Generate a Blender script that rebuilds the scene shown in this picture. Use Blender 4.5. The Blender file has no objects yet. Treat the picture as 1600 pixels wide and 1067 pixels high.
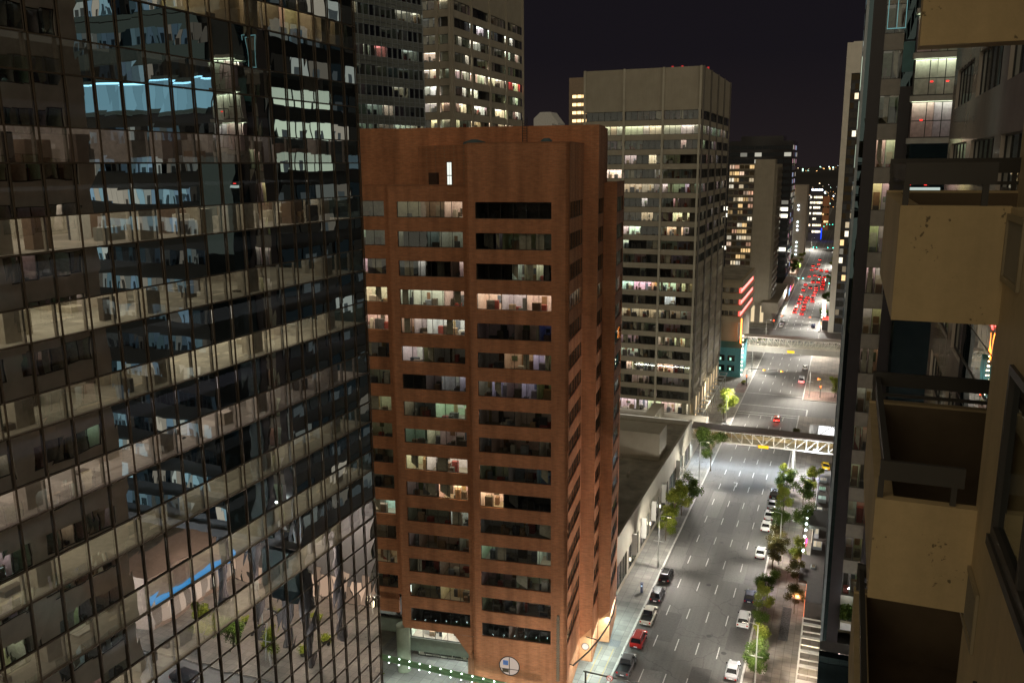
import bpy, bmesh, math, random
from mathutils import Vector, Matrix
random.seed(7)
R = math.radians
sc = bpy.context.scene
COL = sc.collection

# ------------------------------------------------------------------ materials
def new_mat(name):
    m = bpy.data.materials.new(name); m.use_nodes = True
    nt = m.node_tree; nt.nodes.clear()
    out = nt.nodes.new('ShaderNodeOutputMaterial')
    return m, nt, out

def N(nt, typ, **kw):
    n = nt.nodes.new(typ)
    for k, v in kw.items():
        if k in n.inputs.keys(): n.inputs[k].default_value = v
        else: setattr(n, k, v)
    return n

def rgba(c): return (c[0], c[1], c[2], 1.0)

def ramp(nt, fac, stops):
    r = nt.nodes.new('ShaderNodeValToRGB')
    e = r.color_ramp.elements
    while len(e) < len(stops): e.new(0.5)
    for el, (p, c) in zip(e, stops): el.position = p; el.color = rgba(c)
    nt.links.new(fac, r.inputs['Fac'])
    return r.outputs['Color']

def coords(nt, kind='Object', scale=(1, 1, 1)):
    t = nt.nodes.new('ShaderNodeTexCoord')
    mp = nt.nodes.new('ShaderNodeMapping'); mp.inputs['Scale'].default_value = scale
    nt.links.new(t.outputs[kind], mp.inputs['Vector'])
    return mp.outputs['Vector']

def noise(nt, vec, scale, detail=4, rough=0.55):
    n = nt.nodes.new('ShaderNodeTexNoise')
    n.inputs['Scale'].default_value = scale; n.inputs['Detail'].default_value = detail
    n.inputs['Roughness'].default_value = rough
    nt.links.new(vec, n.inputs['Vector'])
    return n.outputs['Fac']

def mixc(nt, fac, a, b, mode='MIX'):
    m = nt.nodes.new('ShaderNodeMix'); m.data_type = 'RGBA'; m.blend_type = mode
    for sock, v in ((m.inputs[0], fac), (m.inputs[6], a), (m.inputs[7], b)):
        if isinstance(v, bpy.types.NodeSocket): nt.links.new(v, sock)
        elif isinstance(v, (int, float)): sock.default_value = v
        else: sock.default_value = rgba(v)
    return m.outputs[2]

def plain(name, c, rough=0.6, metal=0.0, var=0.12, scale=1.5, spec=0.5, bump=0.0):
    m, nt, out = new_mat(name)
    b = N(nt, 'ShaderNodeBsdfPrincipled', Roughness=rough, Metallic=metal)
    b.inputs['Specular IOR Level'].default_value = spec
    v = coords(nt)
    f = noise(nt, v, scale, 5)
    lo = tuple(x*(1-var) for x in c); hi = tuple(min(1, x*(1+var)) for x in c)
    nt.links.new(ramp(nt, f, [(0.3, lo), (0.7, hi)]), b.inputs['Base Color'])
    if bump:
        bp = N(nt, 'ShaderNodeBump', Strength=bump, Distance=0.02)
        nt.links.new(noise(nt, v, scale*12, 3), bp.inputs['Height']); nt.links.new(bp.outputs[0], b.inputs['Normal'])
    nt.links.new(b.outputs[0], out.inputs[0])
    return m

def emit(name, c, s):
    m, nt, out = new_mat(name)
    e = N(nt, 'ShaderNodeEmission', Strength=s); e.inputs['Color'].default_value = rgba(c)
    nt.links.new(e.outputs[0], out.inputs[0])
    return m

def streaked(name, c, streak=0.35, spots=0.0, rough=0.85, scale=1.0):
    """weathered concrete: vertical streaks, fine grain, optional dark spots"""
    m, nt, out = new_mat(name)
    b = N(nt, 'ShaderNodeBsdfPrincipled', Roughness=rough)
    v = coords(nt); vs = coords(nt, scale=(3*scale, 3*scale, 0.18*scale))
    s = noise(nt, vs, 1.2, 6); g = noise(nt, v, 9*scale, 6, .7); big = noise(nt, v, .35*scale, 3)
    col = ramp(nt, s, [(0.3, tuple(x*(1-streak) for x in c)), (0.6, c)])
    col = mixc(nt, 0.25, col, ramp(nt, g, [(0.3, tuple(x*.6 for x in c)), (0.7, tuple(x*1.25 for x in c))]))
    col = mixc(nt, 0.3, col, ramp(nt, big, [(0.35, tuple(x*.75 for x in c)), (0.65, tuple(x*1.15 for x in c))]))
    if spots:
        sp = noise(nt, coords(nt), 21, 2, .5)
        patch = noise(nt, coords(nt), 2.3, 2, .5)
        mul = N(nt, 'ShaderNodeMath', operation='MULTIPLY'); nt.links.new(sp, mul.inputs[0]); nt.links.new(patch, mul.inputs[1])
        k = ramp(nt, mul.outputs[0], [(0.385, (0, 0, 0)), (0.43, (1, 1, 1))])
        rb = N(nt, 'ShaderNodeRGBToBW'); nt.links.new(k, rb.inputs[0])
        col = mixc(nt, rb.outputs[0], col, tuple(x*.3 for x in c))
    if spots:
        t = nt.nodes.new('ShaderNodeTexCoord'); sx = nt.nodes.new('ShaderNodeSeparateXYZ'); nt.links.new(t.outputs['Object'], sx.inputs[0])
        def mth(op, a, b_=None, c_=None):
            n_ = N(nt, 'ShaderNodeMath', operation=op)
            for i_, v_ in enumerate((a, b_, c_)):
                if v_ is None: continue
                if isinstance(v_, bpy.types.NodeSocket): nt.links.new(v_, n_.inputs[i_])
                else: n_.inputs[i_].default_value = v_
            return n_.outputs[0]
        wob = noise(nt, coords(nt, scale=(30, 30, 9)), 1.0, 4, .7)
        fz = mth('FRACT', mth('DIVIDE', mth('SUBTRACT', sx.outputs[2], 63.36), 2.757))
        for (x0, w0, za, zb) in ((.62, .02, 0.0, .085), (.66, .055, .2, .36), (.5, .02, .26, .345), (1.05, .03, .3, .36)):
            dx = mth('ABSOLUTE', mth('SUBTRACT', sx.outputs[0], x0))
            edge = mth('MULTIPLY', wob, w0*1.1)
            inx = mth('LESS_THAN', dx, edge); up_ = mth('GREATER_THAN', fz, za); dn = mth('LESS_THAN', fz, zb)
            holes = mth('GREATER_THAN', noise(nt, coords(nt, scale=(45, 45, 30)), 1.0, 2, .5), .45 if w0 < .03 else .56)
            k2 = mth('MULTIPLY', mth('MULTIPLY', inx, holes), mth('MULTIPLY', up_, dn))
            col = mixc(nt, mth('MULTIPLY', k2, .85), col, tuple(x*.1 for x in c))
    nt.links.new(col, b.inputs['Base Color'])
    bp = N(nt, 'ShaderNodeBump', Strength=.25, Distance=.02); nt.links.new(g, bp.inputs['Height']); nt.links.new(bp.outputs[0], b.inputs['Normal'])
    nt.links.new(b.outputs[0], out.inputs[0])
    return m

def brick_mat(name, a, bcol, mortar):
    m, nt, out = new_mat(name)
    b = N(nt, 'ShaderNodeBsdfPrincipled', Roughness=.9)
    # rotate so that courses run horizontally on walls: use (x+y, z)
    t = nt.nodes.new('ShaderNodeTexCoord'); sx = nt.nodes.new('ShaderNodeSeparateXYZ'); nt.links.new(t.outputs['Object'], sx.inputs[0])
    ad = N(nt, 'ShaderNodeMath', operation='ADD'); nt.links.new(sx.outputs[0], ad.inputs[0]); nt.links.new(sx.outputs[1], ad.inputs[1])
    cb = nt.nodes.new('ShaderNodeCombineXYZ'); nt.links.new(ad.outputs[0], cb.inputs[0]); nt.links.new(sx.outputs[2], cb.inputs[1])
    br = nt.nodes.new('ShaderNodeTexBrick'); nt.links.new(cb.outputs[0], br.inputs['Vector'])
    br.inputs['Scale'].default_value = 1.0; br.inputs['Brick Width'].default_value = .6; br.inputs['Row Height'].default_value = .2
    br.inputs['Mortar Size'].default_value = .018
    br.inputs['Color1'].default_value = rgba(a); br.inputs['Color2'].default_value = rgba(bcol); br.inputs['Mortar'].default_value = rgba(mortar)
    vs = coords(nt, scale=(.5, .5, 4)); s = noise(nt, vs, 2.0, 6, .75)
    col = mixc(nt, 1.0, br.outputs['Color'], ramp(nt, s, [(0.3, (.76, .76, .76)), (0.72, (1.2, 1.18, 1.15))]), 'MULTIPLY')
    st = noise(nt, coords(nt, scale=(.5, .5, .05)), 1.2, 4)
    col = mixc(nt, 1.0, col, ramp(nt, st, [(0.3, (.68, .68, .68)), (0.62, (1.12, 1.12, 1.12))]), 'MULTIPLY')
    nt.links.new(col, b.inputs['Base Color']); nt.links.new(b.outputs[0], out.inputs[0])
    return m

def glass_mat(name, tint, refl, rtint=(1, 1, 1), wav=0.0, wscale=.6, rough=0.0, power=5):
    """architectural glass: see-through plus mirror reflection growing at grazing angles, slightly wavy panes"""
    m, nt, out = new_mat(name)
    tr = N(nt, 'ShaderNodeBsdfTransparent'); tr.inputs[0].default_value = rgba(tint)
    gl = N(nt, 'ShaderNodeBsdfGlossy', Roughness=rough); gl.inputs[0].default_value = rgba(rtint)
    mx = nt.nodes.new('ShaderNodeMixShader')
    lw = N(nt, 'ShaderNodeLayerWeight', Blend=.5)
    p = N(nt, 'ShaderNodeMath', operation='POWER'); nt.links.new(lw.outputs['Facing'], p.inputs[0]); p.inputs[1].default_value = power
    mr = N(nt, 'ShaderNodeMapRange'); nt.links.new(p.outputs[0], mr.inputs[0]); mr.inputs[3].default_value = refl; mr.inputs[4].default_value = 0.95
    nt.links.new(mr.outputs[0], mx.inputs[0]); nt.links.new(tr.outputs[0], mx.inputs[1]); nt.links.new(gl.outputs[0], mx.inputs[2])
    if wav:
        v = coords(nt); bp = N(nt, 'ShaderNodeBump', Strength=1.0, Distance=wav)
        at = N(nt, 'ShaderNodeAttribute', attribute_name='pane')
        av = N(nt, 'ShaderNodeVectorMath', operation='ADD'); nt.links.new(v, av.inputs[0]); nt.links.new(at.outputs['Vector'], av.inputs[1])
        n = nt.nodes.new('ShaderNodeTexNoise'); n.inputs['Scale'].default_value = wscale; n.inputs['Detail'].default_value = 1.0
        nt.links.new(av.outputs[0], n.inputs['Vector']); nt.links.new(n.outputs['Fac'], bp.inputs['Height'])
        nt.links.new(bp.outputs[0], gl.inputs['Normal'])
    nt.links.new(mx.outputs[0], out.inputs[0])
    return m

def attr_diffuse(name, rough=.8):
    m, nt, out = new_mat(name)
    a = N(nt, 'ShaderNodeAttribute', attribute_name='col')
    b = N(nt, 'ShaderNodeBsdfPrincipled', Roughness=rough)
    f = noise(nt, coords(nt), 3.0, 4)
    nt.links.new(mixc(nt, 1.0, a.outputs['Color'], ramp(nt, f, [(.3, (.75, .75, .75)), (.7, (1.1, 1.1, 1.1))]), 'MULTIPLY'), b.inputs['Base Color'])
    nt.links.new(b.outputs[0], out.inputs[0])
    return m

def attr_emit(name, s=1.0):
    m, nt, out = new_mat(name)
    a = N(nt, 'ShaderNodeAttribute', attribute_name='col')
    e = N(nt, 'ShaderNodeEmission', Strength=s); nt.links.new(a.outputs['Color'], e.inputs[0])
    nt.links.new(e.outputs[0], out.inputs[0])
    return m

M = {}
M['brick'] = brick_mat('brick', (.47, .19, .085), (.365, .146, .066), (.34, .21, .125))
M['tan'] = streaked('tan_concrete', (.60, .455, .235), .22, 1.0)
M['tan_clean'] = streaked('tan_render', (.62, .48, .26), .22)
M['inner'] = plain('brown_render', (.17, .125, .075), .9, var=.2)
M['grey_conc'] = streaked('grey_concrete', (.31, .285, .225), .15)
M['grey_fin'] = streaked('grey_fin', (.40, .38, .31), .15)
M['beige_conc'] = streaked('beige_concrete', (.33, .305, .245), .15)
M['granite'] = plain('polished_granite', (.52, .46, .39), .07, var=.12, scale=.5, spec=.7)
M['pale'] = streaked('pale_concrete', (.42, .41, .37), .15)
M['asphalt'] = None
M['dark_metal'] = plain('dark_metal', (.035, .033, .03), .45, .3)
M['bronze'] = plain('bronze_mullion', (.085, .062, .04), .5, .2, spec=.3)
M['alu'] = plain('aluminium', (.32, .36, .38), .35, .5)
M['rail'] = plain('rail_paint', (.06, .055, .045), .6)
M['white'] = plain('white_paint', (.75, .74, .7), .5)
M['roof'] = plain('roof_felt', (.25, .23, .18), .95, var=.4, scale=.25)
M['steel_white'] = plain('white_steel', (.5, .47, .41), .5)
M['pole'] = plain('pole_steel', (.38, .38, .36), .45, .4)
M['black'] = plain('black_plastic', (.015, .015, .015), .5)
M['tyre'] = plain('tyre_rubber', (.012, .012, .012), .85)
M['rim'] = plain('rim_alloy', (.35, .35, .36), .3, .8)
M['carglass'] = plain('car_glass', (.008, .009, .011), .06, spec=.8)
M['glass'] = glass_mat('window_glass', (.8, .82, .8), .1, (.75, .85, .9), .004, .8)
M['towerglass'] = glass_mat('tower_vision_glass', (.66, .66, .62), .34, (.82, .85, .88), .0045, .5, power=1.6)
M['spandrelglass'] = glass_mat('tower_spandrel_glass', (.012, .014, .018), .58, (.82, .85, .86), .0045, .5, power=1.3)
M['darkglass'] = glass_mat('dark_tower_glass', (.02, .035, .045), .14, (.5, .75, .85), .003, .5)
M['room'] = attr_diffuse('office_interior')
M['lit'] = attr_emit('lit_surface')
M['wood'] = plain('wood', (.3, .17, .08), .7)
M['tail'] = emit('tail_lamp', (1, .03, .02), 9)
M['taildim'] = plain('tail_lens', (.35, .02, .02), .25)
M['headlens'] = plain('head_lens', (.7, .72, .75), .15)
M['plate'] = plain('number_plate', (.7, .7, .7), .5)
M['mirror'] = glass_mat('curtain_mirror_glass', (.05, .05, .05), .55, (.9, .88, .86), .006, .4, power=2)
M['lampglow'] = emit('lamp_glow', (1, .95, .82), 10)
M['red'] = emit('red_signal', (1, .05, .02), 14)
M['amber'] = emit('amber_signal', (1, .4, .05), 10)
M['green'] = emit('green_signal', (.05, 1, .75), 14)
M['teal'] = emit('teal_led', (.35, .8, 1.0), 3.2)
M['bark'] = plain('bark', (.1, .075, .05), .95, var=.3, scale=6)

def asphalt_mat():
    m, nt, out = new_mat('asphalt')
    b = N(nt, 'ShaderNodeBsdfPrincipled', Roughness=.78)
    v = coords(nt)
    big = noise(nt, v, .09, 5, .6); g = noise(nt, v, 3.5, 6, .75)
    lane = noise(nt, coords(nt, scale=(1.1, .015, 1)), 1.0, 3)
    col = ramp(nt, big, [(.3, (.085, .081, .075)), (.7, (.125, .12, .11))])
    col = mixc(nt, 1.0, col, ramp(nt, lane, [(.3, (.78, .78, .78)), (.65, (1.1, 1.1, 1.1))]), 'MULTIPLY')
    col = mixc(nt, .35, col, ramp(nt, g, [(.3, (.05, .048, .045)), (.7, (.16, .153, .142))]))
    # cracks / sealed joints
    vo = nt.nodes.new('ShaderNodeTexVoronoi'); vo.feature = 'DISTANCE_TO_EDGE'; vo.inputs['Scale'].default_value = .13
    wv = N(nt, 'ShaderNodeVectorMath', operation='ADD')
    nn = nt.nodes.new('ShaderNodeTexNoise'); nn.inputs['Scale'].default_value = .35; nn.inputs['Detail'].default_value = 5; nt.links.new(v, nn.inputs['Vector'])
    sc_ = N(nt, 'ShaderNodeVectorMath', operation='SCALE'); nt.links.new(nn.outputs['Color'], sc_.inputs[0]); sc_.inputs['Scale'].default_value = 3.5
    nt.links.new(v, wv.inputs[0]); nt.links.new(sc_.outputs[0], wv.inputs[1]); nt.links.new(wv.outputs[0], vo.inputs['Vector'])
    cr = ramp(nt, vo.outputs['Distance'], [(.002, (.62, .62, .62)), (.012, (1, 1, 1))])
    col = mixc(nt, 1.0, col, cr, 'MULTIPLY')
    oil = ramp(nt, noise(nt, coords(nt, scale=(1, .45, 1)), .35, 3), [(.22, (.6, .6, .6)), (.34, (1, 1, 1))])
    col = mixc(nt, 1.0, col, oil, 'MULTIPLY')
    nt.links.new(col, b.inputs['Base Color']); nt.links.new(b.outputs[0], out.inputs[0])
    return m
M['asphalt'] = asphalt_mat()

def paving_mat(name, c, size=1.5, tintvar=.25):
    m, nt, out = new_mat(name)
    b = N(nt, 'ShaderNodeBsdfPrincipled', Roughness=.85)
    v = coords(nt)
    br = nt.nodes.new('ShaderNodeTexBrick'); nt.links.new(v, br.inputs['Vector']); br.offset = 0
    br.inputs['Scale'].default_value = 1; br.inputs['Brick Width'].default_value = size; br.inputs['Row Height'].default_value = size
    br.inputs['Mortar Size'].default_value = .03; br.inputs['Bias'].default_value = 0
    br.inputs['Color1'].default_value = rgba(tuple(x*(1-tintvar) for x in c)); br.inputs['Color2'].default_value = rgba(c)
    br.inputs['Mortar'].default_value = rgba(tuple(x*.45 for x in c))
    big = noise(nt, v, .25, 5, .65)
    col = mixc(nt, 1.0, br.outputs['Color'], ramp(nt, big, [(.3, (.6, .6, .62)), (.7, (1.15, 1.13, 1.1))]), 'MULTIPLY')
    nt.links.new(col, b.inputs['Base Color']); nt.links.new(b.outputs[0], out.inputs[0])
    return m
M['paving'] = paving_mat('concrete_paving', (.25, .245, .225), 1.5)
M['paving_warm'] = paving_mat('warm_paving', (.27, .235, .195), 1.2)
M['paving_brick'] = paving_mat('brick_paving', (.24, .15, .12), .8)

def leaf_mat(name, a, b_):
    m, nt, out = new_mat(name)
    at = N(nt, 'ShaderNodeAttribute', attribute_name='col')
    d = N(nt, 'ShaderNodeBsdfDiffuse'); t = N(nt, 'ShaderNodeBsdfTranslucent'); mx = N(nt, 'ShaderNodeMixShader', Fac=.35)
    c = ramp(nt, at.outputs['Fac'], [(.0, a), (1.0, b_)])
    nt.links.new(c, d.inputs[0]); nt.links.new(c, t.inputs[0])
    nt.links.new(d.outputs[0], mx.inputs[1]); nt.links.new(t.outputs[0], mx.inputs[2]); nt.links.new(mx.outputs[0], out.inputs[0])
    return m
M['leaf'] = leaf_mat('green_leaves', (.03, .055, .014), (.09, .13, .028))
M['leaf_y'] = leaf_mat('yellow_green_leaves', (.10, .14, .02), (.29, .31, .055))
M['leaf_b'] = leaf_mat('olive_leaves', (.045, .04, .015), (.11, .095, .032))

# ------------------------------------------------------------------ mesh builder
class MB:
    def __init__(s): s.v = []; s.f = []; s.m = []; s.c = []
    def face(s, pts, mat=0, col=(1, 1, 1)):
        i = len(s.v); s.v += [tuple(p) for p in pts]; s.f.append(tuple(range(i, i+len(pts)))); s.m.append(mat); s.c.append(col)
    def box(s, a, b, mat=0, col=(1, 1, 1), skip=''):
        x0, y0, z0 = (min(a[i], b[i]) for i in range(3)); x1, y1, z1 = (max(a[i], b[i]) for i in range(3))
        p = [(x0,y0,z0),(x1,y0,z0),(x1,y1,z0),(x0,y1,z0),(x0,y0,z1),(x1,y0,z1),(x1,y1,z1),(x0,y1,z1)]
        for k, q in (('b',(0,3,2,1)),('t',(4,5,6,7)),('f',(0,1,5,4)),('r',(1,2,6,5)),('k',(2,3,7,6)),('l',(3,0,4,7))):
            if k not in skip: s.face([p[i] for i in q], mat, col)
    def frame_box(s, O, u, n, a, b, mat=0, col=(1, 1, 1)):
        """box in a wall frame: coordinates (along u, outward n, z)"""
        w = Vector((0, 0, 1))
        def P(q): return O + u*q[0] + n*q[1] + w*q[2]
        x0, y0, z0 = (min(a[i], b[i]) for i in range(3)); x1, y1, z1 = (max(a[i], b[i]) for i in range(3))
        p = [P(q) for q in ((x0,y0,z0),(x1,y0,z0),(x1,y1,z0),(x0,y1,z0),(x0,y0,z1),(x1,y0,z1),(x1,y1,z1),(x0,y1,z1))]
        for q in ((0,3,2,1),(4,5,6,7),(0,1,5,4),(1,2,6,5),(2,3,7,6),(3,0,4,7)): s.face([p[i] for i in q], mat, col)
    def prism(s, poly, z0, z1, mat=0, col=(1, 1, 1), cap=True):
        n = len(poly)
        ar = sum(poly[i][0]*poly[(i+1) % n][1]-poly[(i+1) % n][0]*poly[i][1] for i in range(n))
        if ar < 0: poly = poly[::-1]
        for i in range(n):
            a, b = poly[i], poly[(i+1) % n]
            s.face([(a[0],a[1],z0),(b[0],b[1],z0),(b[0],b[1],z1),(a[0],a[1],z1)], mat, col)
        if cap:
            s.face([(p[0],p[1],z1) for p in poly], mat, col); s.face([(p[0],p[1],z0) for p in poly[::-1]], mat, col)
    def tube(s, pts, r, seg=8, mat=0, col=(1, 1, 1), caps=True):
        pts = [Vector(p) for p in pts]
        if not isinstance(r, (list, tuple)): r = [r]*len(pts)
        rings = []
        for i, p in enumerate(pts):
            d = (pts[min(i+1, len(pts)-1)]-pts[max(i-1, 0)]).normalized()
            a = d.cross(Vector((0, 0, 1)));
            if a.length < 1e-3: a = Vector((1, 0, 0))
            a.normalize(); b = d.cross(a)
            rings.append([p+(a*math.cos(2*math.pi*k/seg)+b*math.sin(2*math.pi*k/seg))*r[i] for k in range(seg)])
        for i in range(len(rings)-1):
            for k in range(seg):
                s.face([rings[i][k], rings[i+1][k], rings[i+1][(k+1) % seg], rings[i][(k+1) % seg]], mat, col)
        if caps:
            s.face(rings[0], mat, col); s.face(rings[-1][::-1], mat, col)
    def ball(s, c, r, mat=0, col=(1, 1, 1), seg=10, rin=6, sq=(1, 1, 1)):
        c = Vector(c)
        def P(i, k):
            t = math.pi*i/rin; f = 2*math.pi*k/seg
            return c+Vector((r*sq[0]*math.sin(t)*math.cos(f), r*sq[1]*math.sin(t)*math.sin(f), r*sq[2]*math.cos(t)))
        for i in range(rin):
            for k in range(seg):
                q = [P(i, k), P(i+1, k), P(i+1, k+1), P(i, k+1)]
                if i == 0: q = [q[0], q[1], q[2]]
                elif i == rin-1: q = [q[0], q[1], q[3]]
                s.face(q, mat, col)
    def build(s, name, mats, parent=None, smooth=False, pane=False, weld=False):
        me = bpy.data.meshes.new(name); me.from_pydata(s.v, [], s.f)
        for m in (mats if isinstance(mats, (list, tuple)) else [mats]): me.materials.append(M[m] if isinstance(m, str) else m)
        me.polygons.foreach_set('material_index', s.m)
        if any(c != (1, 1, 1) for c in s.c):
            at = me.attributes.new('col', 'FLOAT_COLOR', 'FACE')
            at.data.foreach_set('color', [x for c in s.c for x in (c[0], c[1], c[2], 1)])
        if pane:
            at = me.attributes.new('pane', 'FLOAT_VECTOR', 'FACE')
            rr = random.Random(len(s.f)); at.data.foreach_set('vector', [rr.uniform(0, 60) for _ in range(3*len(s.f))])
        if weld:
            bm = bmesh.new(); bm.from_mesh(me); bmesh.ops.remove_doubles(bm, verts=bm.verts, dist=1e-4)
            bmesh.ops.recalc_face_normals(bm, faces=bm.faces); bm.to_mesh(me); bm.free()
        if smooth: me.polygons.foreach_set('use_smooth', [True]*len(me.polygons))
        me.update()
        o = bpy.data.objects.new(name, me); COL.objects.link(o)
        if parent: o.parent = parent
        return o

def tag(o, label, cat, group=None):
    o['label'] = label; o['category'] = cat
    if group: o['group'] = group
    return o
def empty(name, loc, rz=0, label=None, cat=None, group=None):
    o = bpy.data.objects.new(name, None); COL.objects.link(o); o.location = loc; o.rotation_euler = (0, 0, rz)
    o.empty_display_size = .5
    if label: tag(o, label, cat, group)
    return o
def struct(o, kind='structure'): o['kind'] = kind; return o
def copy_tree(o, parent=None):
    c = o.copy(); COL.objects.link(c); c.parent = parent
    for ch in o.children: copy_tree(ch, c)
    return c

# ------------------------------------------------------------------ windows with rooms behind them
# slots: 0 frame, 1 glass, 2 lit ceiling, 3 interior, 4 (reserved)
WM = ['dark_metal', 'glass', 'lit', 'room']
WARM = (1, .80, .52); NEUT = (1, .90, .70); COOL = (.92, 1, .88); PINK = (1, .84, .78); AMB = (1, .66, .30)
def window(mb, O, u, n, w, z0, z1, panes, rooms, depth=4.5, rec=.22, frame=.05, rnd=None, sill=.75, top=.05, glassm=1, furn=True):
    """O wall origin (z=0), u along, n outward. rooms = list of (share, strength, colour) from u=0 on"""
    rnd = rnd or random
    O = Vector(O); u = Vector(u); n = Vector(n)
    g = -rec
    mb.frame_box(O, u, n, (0, g-.06, z0), (w, g+.03, z0+frame+.03)); mb.frame_box(O, u, n, (0, g-.06, z1-frame), (w, g+.03, z1))
    for i in range(panes+1):
        x = w*i/panes; x = min(max(x, frame/2), w-frame/2)
        mb.frame_box(O, u, n, (x-frame/2, g-.06, z0+frame+.03), (x+frame/2, g+.03, z1-frame))
    Z = Vector((0, 0, 1))
    def Q(x, y, z): return O+u*x+n*y+Z*z
    for i in range(panes):
        a, b = w*i/panes+frame/2, w*(i+1)/panes-frame/2
        mb.face([Q(a, g-.01, z0+.05), Q(b, g-.01, z0+.05), Q(b, g-.01, z1-.05), Q(a, g-.01, z1-.05)], glassm)
    # rooms
    y0 = g-.25; y1 = y0-depth; fz = z0-sill; cz = z1+top
    tot = sum(r[0] for r in rooms); x = 0
    for sh, st, colr in rooms:
        xa, xb = x, x+w*sh/tot; x = xb
        xa += .02; xb -= .02
        d = depth*rnd.uniform(.75, 1)
        yb = y0-d
        wall = tuple(c*rnd.uniform(.55, .8) for c in (1, .95, .86)) if st > 0 else (.10, .09, .08)  # unlit rooms: darkness painted into the wall and floor colours
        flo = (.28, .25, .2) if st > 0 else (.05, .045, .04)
        mb.face([Q(xa, yb, fz), Q(xb, yb, fz), Q(xb, yb, cz), Q(xa, yb, cz)], 3, wall)
        mb.face([Q(xa, y0, fz), Q(xa, yb, fz), Q(xa, yb, cz), Q(xa, y0, cz)], 3, tuple(c*.9 for c in wall))
        mb.face([Q(xb, y0, fz), Q(xb, y0, cz), Q(xb, yb, cz), Q(xb, yb, fz)], 3, tuple(c*.9 for c in wall))
        mb.face([Q(xa, y0, fz), Q(xb, y0, fz), Q(xb, yb, fz), Q(xa, yb, fz)], 3, flo)
        if st > 0:
            e = tuple(c*st*1.35 for c in colr)
            mb.face([Q(xa, y0, cz), Q(xa, yb, cz), Q(xb, yb, cz), Q(xb, y0, cz)], 2, e)
        else:
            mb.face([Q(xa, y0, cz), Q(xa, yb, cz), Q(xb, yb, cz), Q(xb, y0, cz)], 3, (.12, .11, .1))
        # furniture, blinds, pictures
        L = xb-xa
        if L > .6 and furn:
            k = int(L/1.1)+1
            for _ in range(k):
                fx = rnd.uniform(xa+.1, max(xa+.2, xb-.7)); fw = rnd.uniform(.4, 1.2); fw = min(fw, xb-fx-.05)
                if fw < .15: continue
                fy = rnd.uniform(y0-.3, yb+.9); fh = rnd.choice([.75, .75, 1.1, 1.3, 1.7])
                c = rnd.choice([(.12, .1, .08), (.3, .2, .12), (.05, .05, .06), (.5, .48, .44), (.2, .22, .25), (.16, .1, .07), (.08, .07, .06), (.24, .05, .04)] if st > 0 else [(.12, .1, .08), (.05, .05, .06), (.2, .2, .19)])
                if st <= 0: c = tuple(q*.3 for q in c)  # shade of an unlit room put into the furniture colour
                mb.frame_box(O, u, n, (fx, fy, fz), (fx+fw, fy-.6, fz+fh), 3, c)
            if st > 0:
                for _ in range(max(1, k//2)):
                    px = rnd.uniform(xa+.1, max(xa+.2, xb-.9)); pw = min(rnd.uniform(.3, .9), xb-px-.05)
                    if pw > .15:
                        c = rnd.choice([(.08, .07, .06), (.25, .14, .08), (.14, .16, .2), (.75, .72, .66), (.1, .14, .08), (.4, .3, .15), (.6, .55, .45)])
                        mb.frame_box(O, u, n, (px, yb+.02, fz+rnd.choice([0, 1.0])), (px+pw, yb+.08, fz+rnd.uniform(1.6, 2.2)), 3, c)
            if rnd.random() < .35:
                bw = min(rnd.uniform(.6, 1.6), L*.5); bx = rnd.uniform(xa, xb-bw)
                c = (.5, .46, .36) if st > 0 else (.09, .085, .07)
                mb.face([Q(bx, y0+.1, z0+rnd.choice([0, .5, .9])), Q(bx+bw, y0+.1, z0+.02), Q(bx+bw, y0+.1, z1), Q(bx, y0+.1, z1)], 3, c)

def X_(*a): return Vector(a)

# =================================================================== SETTING
gm = MB(); gm.face([(-6000, -400, -.02), (6000, -400, -.02), (6000, 9000, -.02), (-6000, 9000, -.02)])
struct(gm.build('ground', plain('city_ground', (.03, .028, .026), .95, var=.4, scale=.01)))
rd = MB(); rd.face([(-27.3, -60, 0), (-10, -60, 0), (-10, 1700, 0), (-27.3, 1700, 0)])
rd.face([(-10, 57, 0), (90, 57, 0), (90, 87, 0), (-10, 87, 0)]); rd.face([(-90, 62, 0), (-27.3, 62, 0), (-27.3, 87, 0), (-90, 87, 0)])
rd.face([(-10, 250, 0), (60, 250, 0), (60, 268, 0), (-10, 268, 0)])
rd.face([(-10, 366, 0), (90, 366, 0), (90, 384, 0), (-10, 384, 0)]); rd.face([(-90, 366, 0), (-27.3, 366, 0), (-27.3, 384, 0), (-90, 384, 0)])
struct(rd.build('road', 'asphalt'))
# lane paint
mk = MB(); z = .004
def dash(x, y0, y1, w=.075): mk.face([(x-w, y0, z), (x+w, y0, z), (x+w, y1, z), (x-w, y1, z)])
for x in (-23.5, -20.2, -17.1, -14.0):
    y = 96.5
    while y < 246:
        dash(x, y, y+3.4); y += 9.78
    y = 275
    while y < 364: dash(x, y, y+3.4); y += 9.78
    y = 388
    while y < 1000: dash(x, y, y+3.4, .12); y += 9.78
for y in (247.0, 249.2, 257.2, 271.4, 386.0, 389.5, 364.0, 91.0, 95.0):
    mk.face([(-27.1, y, z), (-8.0 if 240 < y < 260 else -10.2, y, z), (-8.0 if 240 < y < 260 else -10.2, y+.3, z), (-27.1, y+.3, z)])
mk.face([(-8.1, 250.5, z), (-7.7, 250.5, z), (-7.7, 257.2, z), (-8.1, 257.2, z)])
# turn arrow
mk.face([(-20.1, 187.0, z), (-19.9, 187.0, z), (-19.9, 189.8, z), (-20.1, 189.8, z)])
mk.face([(-20.8, 189.5, z), (-20.1, 189.5, z), (-20.1, 189.8, z), (-20.8, 189.8, z)])
struct(mk.build('road_markings', plain('road_paint', (.5, .5, .47), .7, var=.35, scale=3)))
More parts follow.
